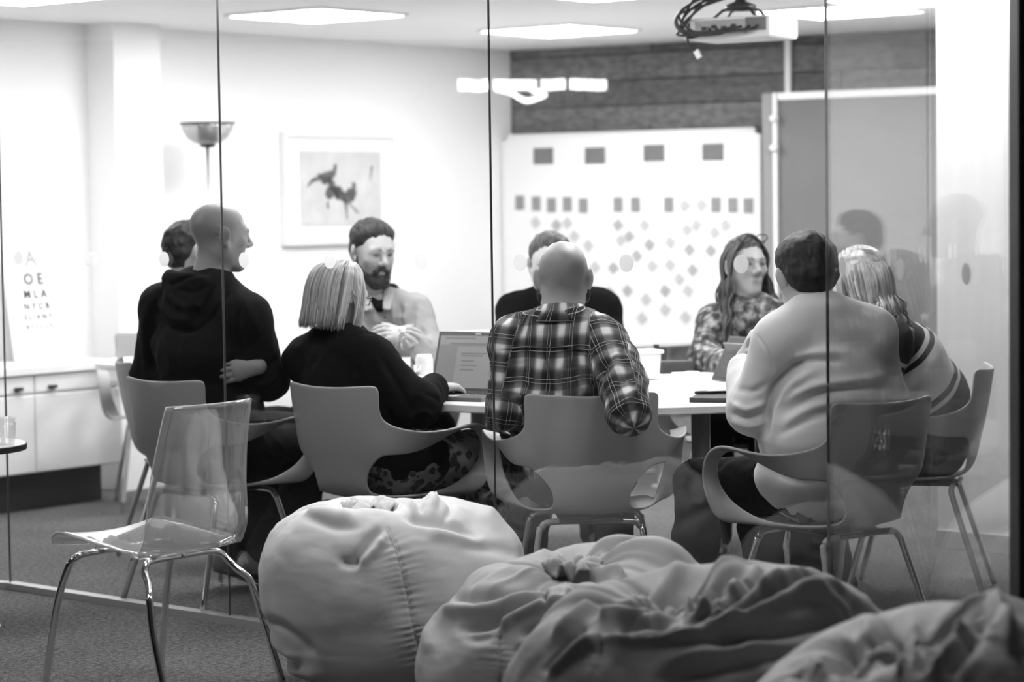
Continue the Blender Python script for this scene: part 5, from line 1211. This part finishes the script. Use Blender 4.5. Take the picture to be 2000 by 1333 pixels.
cast_plaid()

# ---- man in the pale sweater
def cast_sweater():
    J = dict(pelvis=np.array([0.925, 7.27, .545]), neck=P(1592, 602, 7.15)); J['shL'] = P(1524, 666, 7.14); J['shR'] = P(1698, 652, 7.20)
    J['elL'] = P(1466, 802, 7.18); J['wrL'] = P(1474, 700, 7.42); J['elR'] = P(1728, 780, 7.34); J['wrR'] = P(1640, 770, 7.55)
    J.update(seat_pose(J['pelvis'], rad(-37), kn_out=.13)); J['arch'] = -yawdir(rad(-25)) * .02
    c = P(1573, 541, 7.22); R = frame_from(yawdir(rad(-16), rad(-8)))
    hands = [dict(wrist=P(1450, 700, 7.38), fwd=P(1478, 640, 7.34) - P(1450, 700, 7.38), palm=(.8, -.3, .3), side=-1, curl=.4, s=1.0)]; J['wrL'] = hands[0]['wrist']
    e, put, off = person('dark-haired man in a pale sweater resting his chin on his hand', J, (c, R), .42, .0048, hands=hands, hs=.99)
    fl = [([(1497, 845), (1502, 790), (1520, 745), (1560, 712)], 7, -.022), ([(1508, 860), (1520, 800), (1545, 755), (1590, 725)], 9, .012), ([(1540, 718), (1580, 703), (1640, 706)], 7, -.014), ([(1550, 700), (1600, 690), (1660, 692)], 10, .010),
          ([(1530, 790), (1590, 755), (1680, 742), (1745, 728)], 9, .010), ([(1530, 808), (1600, 770), (1680, 757), (1745, 745)], 8, -.009), ([(1530, 830), (1590, 795), (1660, 782)], 9, .009), ([(1520, 850), (1590, 815), (1640, 805)], 8, -.008),
          ([(1432, 790), (1460, 800), (1500, 785)], 6, .010), ([(1426, 806), (1460, 818), (1500, 805)], 6, -.010), ([(1428, 822), (1462, 834), (1500, 824)], 6, .008), ([(1440, 760), (1470, 765), (1500, 748)], 7, -.007),
          ([(1479, 655), (1500, 690), (1515, 730)], 2.5, -.006), ([(1530, 900), (1580, 905), (1620, 900)], 8, .012), ([(1520, 925), (1570, 940), (1615, 935)], 8, -.010)]
    def ex(F): F.cone(J['elL'], J['elL'] + (J['wrL'] - J['elL']) * .5, .056, .052, .03); F.ell(J['pelvis'] + np.array([0, 0, .02]), (.215, .175, .12), frame_from(yawdir(rad(-37))), .03)
    me = garment(J, .005, .016, 1.04, .03, .74, hem=.17, amp=.0012, freq=8, seed=41, folds=fl, extra=ex, loose=.012, name='sweater', neckcut=(J['neck'] + np.array([0, 0, .050]), (-.05, .25, 1)))
    put(me, mat('pale_knit', .74, .95, bump=.10, bscale=420, sheen=.2, spec=.1), 'sweater'); put(legwear(J, seed=7), m_jeans, 'trousers')
    put(short_hair(c, R, .99, .018, line=(-.004, 1.1, .02), noise=.004, seed=9, nape=-.055, side=.7), m_hairdk, 'hair')
    for s_ in 'LR': shoe(e, J['an' + s_] - off, J['toe' + s_], m_shoe, m_solel)
cast_sweater()

# ---- woman in the striped jumper
def long_hair(c, R, s, put, ma, length, seed, n=170, back=True, wave=.006, w0=.0075, spread=.03, part_front=True, tvar=.35, frontlen=None):
    r_ = np.random.default_rng(seed); paths = []
    for k in range(n):
        a = r_.uniform(-2.35, 2.35); x0, y0 = math.sin(a), -math.cos(a); tf = r_.uniform(.03, .55); ln = length * r_.uniform(.86, 1.05)
        p0 = (x0 * .086 * tf, -.012 + y0 * .106 * tf, .036 + .096 * math.sqrt(1 - tf ** 2)); p1 = (x0 * .090, -.014 + y0 * .110, .03); p2 = (x0 * .097, -.022 + y0 * .100, -.07)
        if abs(a) > 1.7: p1 = (np.sign(x0) * .090, p1[1] * .6, .03); p2 = (np.sign(x0) * .098, .012, -.07)
        pts = [p0, p1, p2]; z_ = -.07; steps = 4
        for i in range(1, steps + 1):
            q = i / steps; pts.append((p2[0] * (1 + spread * 6 * q) + r_.normal() * wave, p2[1] - .01 * q + r_.normal() * wave, -.07 - (ln - .07) * q))
        paths.append(pts)
    hm = put(strands(c, R, s, paths, w0, seed, tvar, 'hair', .45), ma, 'hair')
    me = short_hair(c, R, s, .010, line=(.02, .85, .02), noise=.003, seed=seed); put(me, ma, 'crown', hm).parent = hm
    return hm
def cast_stripe():
    J = dict(pelvis=np.array([1.46, 8.45, .545]), neck=P(1702, 622, 8.30)); J['shL'] = P(1735, 672, 8.12); J['shR'] = P(1680, 665, 8.46)
    J['elL'] = P(1702, 762, 8.12); J['wrL'] = P(1610, 742, 8.20); J['elR'] = P(1610, 740, 8.55); J['wrR'] = P(1560, 732, 8.45)
    J.update(seat_pose(J['pelvis'], rad(-80), kn_out=.06, feetL=np.array([1.13, 8.42, .09]), feetR=np.array([1.04, 8.56, .09]))); J['arch'] = np.array([.05, 0, .02])
    c = P(1678, 552, 8.28); R = frame_from(yawdir(rad(-52), rad(-14)))
    e, put, off = person('long-haired blonde woman in a black and white striped jumper leaning forward', J, (c, R), .46, .006, True, .95, bodysc=.97)
    me = garment(J, .006, .022, 1.0, .015, .9, hem=.10, amp=.004, freq=7, seed=51, loose=.014, name='striped_jumper', uv=True, neckcut=(J['neck'] + np.array([0, 0, .05]), (-.2, 0, 1)))
    put(me, stripe_mat(), 'striped_jumper'); put(legwear(J, seed=8), m_dkcloth, 'trousers')
    for s_ in 'LR': shoe(e, J['an' + s_] - off, J['toe' + s_], m_greyt, m_solel, .95)
    long_hair(c, R, .95, put, m_hairbl, .27, 15, 210, wave=.012, w0=.0085, spread=.05)
cast_stripe()

# ---- bearded man facing the camera
def cast_bearded():
    J = dict(pelvis=np.array([-0.60, 9.82, .545]), neck=P(735, 585, 9.64)); J['shR'] = P(678, 618, 9.64); J['shL'] = P(808, 612, 9.62)
    J['elR'] = P(668, 690, 9.45); J['wrR'] = P(745, 668, 9.32); J['elL'] = P(838, 690, 9.50); J['wrL'] = P(802, 668, 9.30)
    J.update(seat_pose(J['pelvis'], rad(150)))
    c = P(728, 493, 9.60); R = frame_from(yawdir(rad(150), rad(-11)))
    hands = [dict(wrist=P(748, 668, 9.32), fwd=P(775, 655, 9.28) - P(748, 668, 9.32), palm=(.6, .3, -.6), side=1, curl=.5), dict(wrist=P(802, 668, 9.30), fwd=P(778, 655, 9.27) - P(802, 668, 9.30), palm=(-.6, .3, -.5), side=-1, curl=.5)]
    e, put, off = person('bearded man in a light grey shirt with a dark collar looking down', J, (c, R), .38, .0045, tones=dict(brow=.22, jaw=.7), hands=hands, hs=1.0)
    def ex(F): F.cone(J['elL'], J['elL'] + (J['wrL'] - J['elL']) * .5, .055, .05, .02)
    fl = [([(812, 590), (806, 620), (800, 645), (775, 655)], 6, -.016), ([(765, 590), (768, 640)], 5, .010), ([(780, 590), (783, 640)], 5, -.010), ([(792, 590), (790, 630)], 5, .008), ([(755, 600), (752, 640)], 5, -.008), ([(820, 640), (835, 660), (848, 680)], 5, -.010), ([(800, 680), (830, 690), (850, 700)], 6, .010)]
    put(garment(J, .0055, .014, 1.02, .02, .80, hem=.1, amp=.004, freq=9, seed=61, folds=fl, extra=ex, loose=.012, name='shirt', neckcut=(J['neck'] + np.array([0, -.03, .045]), (0, -.5, 1))), mat('grey_shirt', .27, .85), 'shirt')
    F = Field(.005); F.cone(J['neck'] + np.array([-.05, -.02, .035]), J['neck'] + np.array([.02, -.10, -.03]), .026, .016, .01); F.cone(J['neck'] + np.array([.06, -.01, .035]), J['neck'] + np.array([.02, -.10, -.03]), .026, .016, .01); F.cone(J['neck'] + np.array([-.05, .0, .03]), J['neck'] + np.array([.06, .02, .03]), .034, .034, .01)
    put(F.mesh('collar'), m_dkcloth, 'collar'); put(legwear(J, .009), m_jeans, 'trousers')
    sm = MATS['grey_shirt']; nb = J['neck']; fd = yawdir(rad(175))
    for x in (-1, 1):
        F = Field(.004); F.loft(nb + np.array([x * .055, -.045, .045]), nb + np.array([x * .035 + .012, -.125, -.035]), (.026, .008), (.016, .007), np.array([1, .2, 0]), .01); put(F.mesh('collar_point'), sm, 'collar_point')
    pl_ = [P(752, 596, 9.50), P(752, 620, 9.475), P(752, 645, 9.465), P(752, 672, 9.46)]
    for q in pl_[1:3]: lathe('button', [(0, -.004), (.006, 0), (0, .004)], m_dkcloth, e, n=10, loc=q - off + np.array([0, -.014, 0]))
    put(short_hair(c, R, 1.0, .016, line=(.014, 1.3, .02), noise=.004, seed=14, side=.35), m_hairdk, 'hair'); beard(c, R, 1.0, put, m_hairdk, 81, .010)
    for s_ in 'LR': shoe(e, J['an' + s_] - off, J['toe' + s_], m_shoe, m_sole)
cast_bearded()

# ---- man in black across the table
def cast_black():
    J = dict(pelvis=np.array([0.19, 9.95, .545]), neck=P(1080, 575, 9.72)); J['shR'] = P(1008, 612, 9.72); J['shL'] = P(1172, 605, 9.70)
    J['elR'] = P(985, 682, 9.60); J['wrR'] = P(1060, 704, 9.35); J['elL'] = P(1196, 682, 9.58); J['wrL'] = P(1130, 704, 9.35)
    J.update(seat_pose(J['pelvis'], rad(180)))
    c = P(1074, 517, 9.70); R = frame_from(yawdir(rad(188), rad(-6)))
    e, put, off = person('man in a black jacket sitting face on behind the bald man', J, (c, R), .39, .006, tones=dict(brow=.35), hs=.99)
    put(garment(J, .007, .018, 1.04, .02, .92, hem=.1, amp=.004, freq=8, seed=71, loose=.01, name='jacket', neckcut=(J['neck'] + np.array([0, -.03, .045]), (0, -.5, 1))), m_dkcloth, 'jacket'); put(legwear(J, .009), m_jeans, 'trousers')
    put(short_hair(c, R, .99, .015, line=(.012, 1.3, .02), noise=.005, seed=24), m_hairmid, 'hair')
    for s_ in 'LR': shoe(e, J['an' + s_] - off, J['toe' + s_], m_shoe, m_sole)
cast_black()

# ---- woman with spectacles on her head
def cast_floral():
    J = dict(pelvis=np.array([0.96, 9.80, .54]), neck=P(1462, 592, 9.56)); J['shR'] = P(1398, 632, 9.58); J['shL'] = P(1528, 630, 9.56)
    J['elR'] = P(1374, 704, 9.46); J['wrR'] = P(1420, 712, 9.28); J['elL'] = P(1540, 704, 9.45); J['wrL'] = P(1490, 712, 9.28)
    J.update(seat_pose(J['pelvis'], rad(190), kn_out=.07))
    c = P(1456, 520, 9.56); R = frame_from(yawdir(rad(157), rad(2)))
    e, put, off = person('long-haired woman in a floral blouse with spectacles pushed up on her head', J, (c, R), .33, .0045, True, .96, tones=dict(brow=.3), bodysc=.92)
    put(garment(J, .0055, .016, .95, .01, .92, hem=.1, amp=.004, freq=9, seed=81, loose=.014, name='blouse', neckcut=(J['neck'] + np.array([0, -.05, .035]), (0, -.9, 1))), floral_mat(), 'blouse'); put(legwear(J, .009), m_dkcloth, 'trousers')
    for s_ in 'LR': shoe(e, J['an' + s_] - off, J['toe' + s_], m_shoe, m_sole, .92)
    r_ = np.random.default_rng(31); paths = []
    for k in range(230):
        a = r_.uniform(-2.55, 2.55); x0, y0 = math.sin(a), -math.cos(a); tf = r_.uniform(.02, .5); sg = np.sign(x0) or 1
        p0 = (x0 * .07 * tf, .02 + y0 * .09 * tf, .036 + .097 * math.sqrt(1 - tf ** 2)); p1 = (x0 * .088, -.008 + y0 * .104, .045); p2 = (x0 * .092, -.015 + y0 * .09, -.05)
        if abs(a) > 1.6: p1 = (sg * .080, min(p1[1], .045), .050); p2 = (sg * .088, .02, -.03)
        pts = [p0, p1, p2]; ln = r_.uniform(.26, .36); fwd_ = r_.uniform(0, .06) if abs(a) > 1.2 else 0
        for i in range(1, 6):
            q = i / 5; pts.append((p2[0] * (1 + .45 * q) + r_.normal() * .008, p2[1] + fwd_ * q + r_.normal() * .008, p2[2] - ln * q))
        paths.append(pts)
    hm = put(strands(c, R, .96, paths, .0085, 12, .4, 'hair', .5), m_hairmid, 'hair')
    put(short_hair(c, R, .96, .009, line=(.046, .55, .02), noise=.003, seed=33), m_hairmid, 'crown', hm).parent = hm
    g = lambda q: c + R @ (np.array(q, float) * .96) - off
    for x in (-1, 1): tube('spectacles', [g((x * .036 + .028 * math.cos(a), .075 + .008 * math.sin(a), .112 + .016 * math.sin(a))) for a in np.linspace(0, 2 * math.pi, 20)], .0022, m_black, e, 6); tube('spectacles', [g((x * .064, .07, .112)), g((x * .085, .0, .085))], .0022, m_black, e, 6)
    for k in range(7): lathe('bead', [(0, -.008), (.008, 0), (0, .008)], m_gold, e, n=10, loc=g((-.05 + k * .017, .075 - abs(k - 3) * .012, -.20 - .03 * math.sin(k / 6 * math.pi))))
cast_floral()

# ================================================================== things on the tables
TZ = 0.730
m_screen = mat('screen_face', .10, .25, emit=.16); m_page = mat('screen_page', .10, .25, emit=.22); m_bar = mat('screen_text', .10, .25, emit=.10)
m_lap = mat('laptop_grey', .10, .4); m_lapk = mat('laptop_keys', .02, .5); m_lapl = mat('laptop_light', .55, .35)
# open laptop in front of the blonde woman
bl = PZ(868, 786, TZ); br = PZ(962, 782, TZ)
lc = (PZ(912, 778, TZ)); ld = norm(np.array([.86, .30, 0]) if False else (PZ(965, 781, TZ) - PZ(862, 775, TZ)))
lap = empty('laptop', (lc[0] - .02, lc[1] + .02, TZ), math.atan2(ld[1], ld[0]) + .25); tag(lap, 'open dark laptop showing a text page in front of the blonde woman', 'laptop')
W_, D_ = .31, .215
box('base', (0, -.04, .008), (W_, D_, .016), m_lap, lap, bev=.003, seg=1)
box('keyboard_deck', (0, -.02, .0165), (W_ - .03, .11, .002), m_lapl, lap)
for r_i in range(4):
    for k in range(11): box('key', (-.13 + k * .026, .02 - r_i * .025, .0185), (.021, .019, .003), m_lapk, lap)
box('touchpad', (0, -.115, .0165), (.10, .055, .001), m_lapl, lap)
for k in range(5): box('port', (W_ / 2, -.10 + k * .03, .008), (.002, .014, .007), m_black, lap)
tl = Matrix.Rotation(rad(-20), 3, 'X'); hinge = Vector((0, .068, .016))
def lid(name, c_, s_, ma, par=lap): return box(name, hinge + tl @ Vector(c_), s_, ma, par, R=tl)
ld_ = lid('lid', (0, 0, .107), (W_, .008, .214), m_lap)
sc1 = lid('screen', (0, -.0045, .106), (W_ - .018, .001, .190), m_screen)
lid('toolbar', (0, -.0052, .182), (W_ - .018, .0006, .030), m_page, lap); lid('page', (-.005, -.0052, .085), (.135, .0006, .150), m_page)
for k, (z_, w2, x_) in enumerate(((.135, .10, 0), (.127, .085, -.006), (.108, .05, -.02), (.092, .062, -.015), (.076, .055, -.02), (.170, .2, 0), (.190, .12, -.06))): lid('text_line', (x_ - .005, -.0058, z_), (w2, .0005, .004), m_bar)
lid('camera_shutter', (0, -.005, .207), (.022, .001, .005), m_lapl)

# drinks can
cn = PZ(829, 752, TZ); can = empty('drinks_can', (cn[0], cn[1], TZ)); tag(can, 'white drinks can standing left of the open laptop', 'can')
lathe('body', [(0, .003), (.024, 0), (.027, .004), (.033, .012), (.033, .095), (.028, .108), (.026, .112), (.024, .108), (0, .106)], mat('can_white', .72, .3, var=.12, vscale=30), can, n=36)
lathe('lid', [(0, .1065), (.0235, .1085), (.0235, .1105), (0, .109)], m_alu, can, n=30)
box('ring_pull', (.004, 0, .111), (.018, .012, .002), m_alu, can, bev=.001, seg=1)
# bottle between the bearded man's hands
bt = PZ(786, 742, TZ); bot = empty('bottle', (bt[0], bt[1], TZ)); tag(bot, 'clear drinks bottle with a pale label before the bearded man', 'bottle')
lathe('body', [(0, .003), (.028, 0), (.032, .006), (.032, .10), (.028, .125), (.015, .150), (.013, .185), (.011, .185), (.012, .150), (.026, .124), (.030, .10), (.030, .008), (0, .006)], glass_mat('bottle_glass', .80, 1.5, milk=.06), bot, n=36)
lathe('label', [(.0325, .03), (.0328, .032), (.0328, .085), (.0325, .087)], mat('label_paper', .62, .6), bot, n=36)
lathe('cap', [(0, .182), (.015, .182), (.0155, .198), (.013, .201), (0, .201)], m_white2, bot, n=24)
gj = PZ(806, 760, TZ); jar = empty('tumbler', (gj[0], gj[1], TZ)); tag(jar, 'small glass of dark drink beside the white drinks can', 'glass')
lathe('glass', [(0, .004), (.026, .003), (.031, .085), (.033, .085), (.028, 0), (0, 0)], MATS['tumbler_glass'], jar, n=30)
lathe('drink', [(0, .006), (.0255, .006), (.029, .06), (0, .06)], mat('dark_drink', .03, .1), jar, n=30)

# white tub with lid
tp = PZ(1253, 742, TZ); tub = empty('storage_tub', (tp[0], tp[1], TZ), .3); tag(tub, 'white ribbed plastic tub with a lid on the meeting table', 'tub')
bm = bmesh.new(); add_box(bm, (0, 0, .052), (.125, .10, .100), bev=.010, seg=3)
for v_ in bm.verts: v_.co.x *= .88 + .12 * (v_.co.z / .1); v_.co.y *= .88 + .12 * (v_.co.z / .1)
bm_link('body', bm, m_white2, tub); box('lid', (0, 0, .106), (.14, .115, .014), m_white2, tub, bev=.004)
for k in range(5): box('rib', (-.045 + k * .0225, -.049, .055), (.005, .004, .08), m_white2, tub)
mk_ = PZ(1292, 728, TZ); bc_ = box('marker_case', (mk_[0] - .01, mk_[1] + .16, TZ + .05), (.022, .03, .10), m_black, bev=.004); tag(bc_, 'narrow black upright case behind the white tub', 'case')
# notebook, pen and phone before the man in the pale sweater
nbp = PZ(1402, 782, TZ); nb_ = empty('notebook', (nbp[0], nbp[1], TZ), -.25); tag(nb_, 'black closed notebook lying on the edge of the meeting table', 'notebook')
box('pages', (0, 0, .008), (.148, .205, .011), mat('paper_edge', .06, .8), nb_); box('front_cover', (0, 0, .0148), (.152, .21, .0026), m_black, nb_, bev=.001, seg=1); box('back_cover', (0, 0, .0013), (.152, .21, .0026), m_black, nb_, bev=.001, seg=1); box('spine', (-.0765, 0, .008), (.0026, .21, .016), m_black, nb_)
pn = empty('pen', (nbp[0] - .005, nbp[1] + .05, TZ + .0225), .15); tag(pn, 'black pen lying across the black notebook', 'pen')
tube('barrel', [(-.07, 0, 0), (.055, 0, 0)], .0055, m_black, pn, 10); tube('tip', [(.055, 0, 0), (.069, 0, 0)], [.0055, .001], m_alu, pn, 10); box('clip', (-.045, 0, .0068), (.04, .003, .0016), m_alu, pn)
# tablet leaning, in front of the man in the pale sweater
t0 = PZ(1424, 748, TZ); tb2 = empty('tablet', (t0[0], t0[1], TZ), rad(-62)); tag(tb2, 'dark tablet propped upright before the man in the pale sweater', 'tablet')
tR = Matrix.Rotation(rad(-28), 3, 'X')
box('case_back', tR @ Vector((0, .003, .095)), (.25, .007, .18), mat('tablet_case', .055, .5), tb2, R=tR, bev=.003); box('screen', tR @ Vector((0, -.0015, .095)), (.23, .002, .16), m_black, tb2, R=tR); box('stand', Matrix.Rotation(rad(30), 3, 'X') @ Vector((0, .10, .045)), (.18, .004, .12), m_lap, tb2, R=Matrix.Rotation(rad(30), 3, 'X'))
# loose papers and small items in the middle of the table
for k, (px, py, w2, d2, a_) in enumerate(((1330, 735, .07, .035, .2), (1352, 733, .05, .03, -.4), (1375, 736, .06, .04, .5), (1316, 749, .09, .06, .1))):
    q = PZ(px, py, TZ); o = box('card_stack', (q[0], q[1], TZ + .007), (w2, d2, .014), mat('paper_white', .8, .8), R=a_, bev=.002, seg=1); tag(o, ('small pale card stack next to the black upright case', 'small pale card stack between two others, before the dark zip case', 'small pale card stack nearest the propped tablet', 'wide pale card stack beside the white tub')[k], 'cards', 'card stacks on the meeting table')
q = PZ(1322, 731, TZ); o = box('pencil_case', (q[0], q[1] + .05, TZ + .024), (.135, .06, .05), mat('dark_case', .04, .6), R=.1, bev=.012); tag(o, 'dark zip case at the far side of the meeting table', 'case')
# lit sign on the lounge wall (seen only as a reflection in the glass)

sg = empty('lit_sign', (-6.10, 6.3, 2.04)); tag(sg, 'backlit lettering sign on the lounge wall, mirrored in the glass', 'sign')
m_sign = mat('sign_glow', .9, .5, emit=SIGN_E)
rs = random.Random(2); y_ = 0.41
for wrd in (5, 7, 4, 6):
    for k in range(wrd):
        if y_ < -0.40: break
        box('letter', (0, y_, .0 + rs.uniform(-.004, .004)), (.02, .026, .062), m_sign, sg, bev=.008, seg=2); y_ -= .0345
    y_ -= .022
tube('flourish', catmull([(0, .22, -.02), (0, .14, -.04), (0, .06, -.085), (0, 0, -.075), (0, -.05, -.05), (0, .02, -.03)], 6), .014, m_sign, sg, 8)
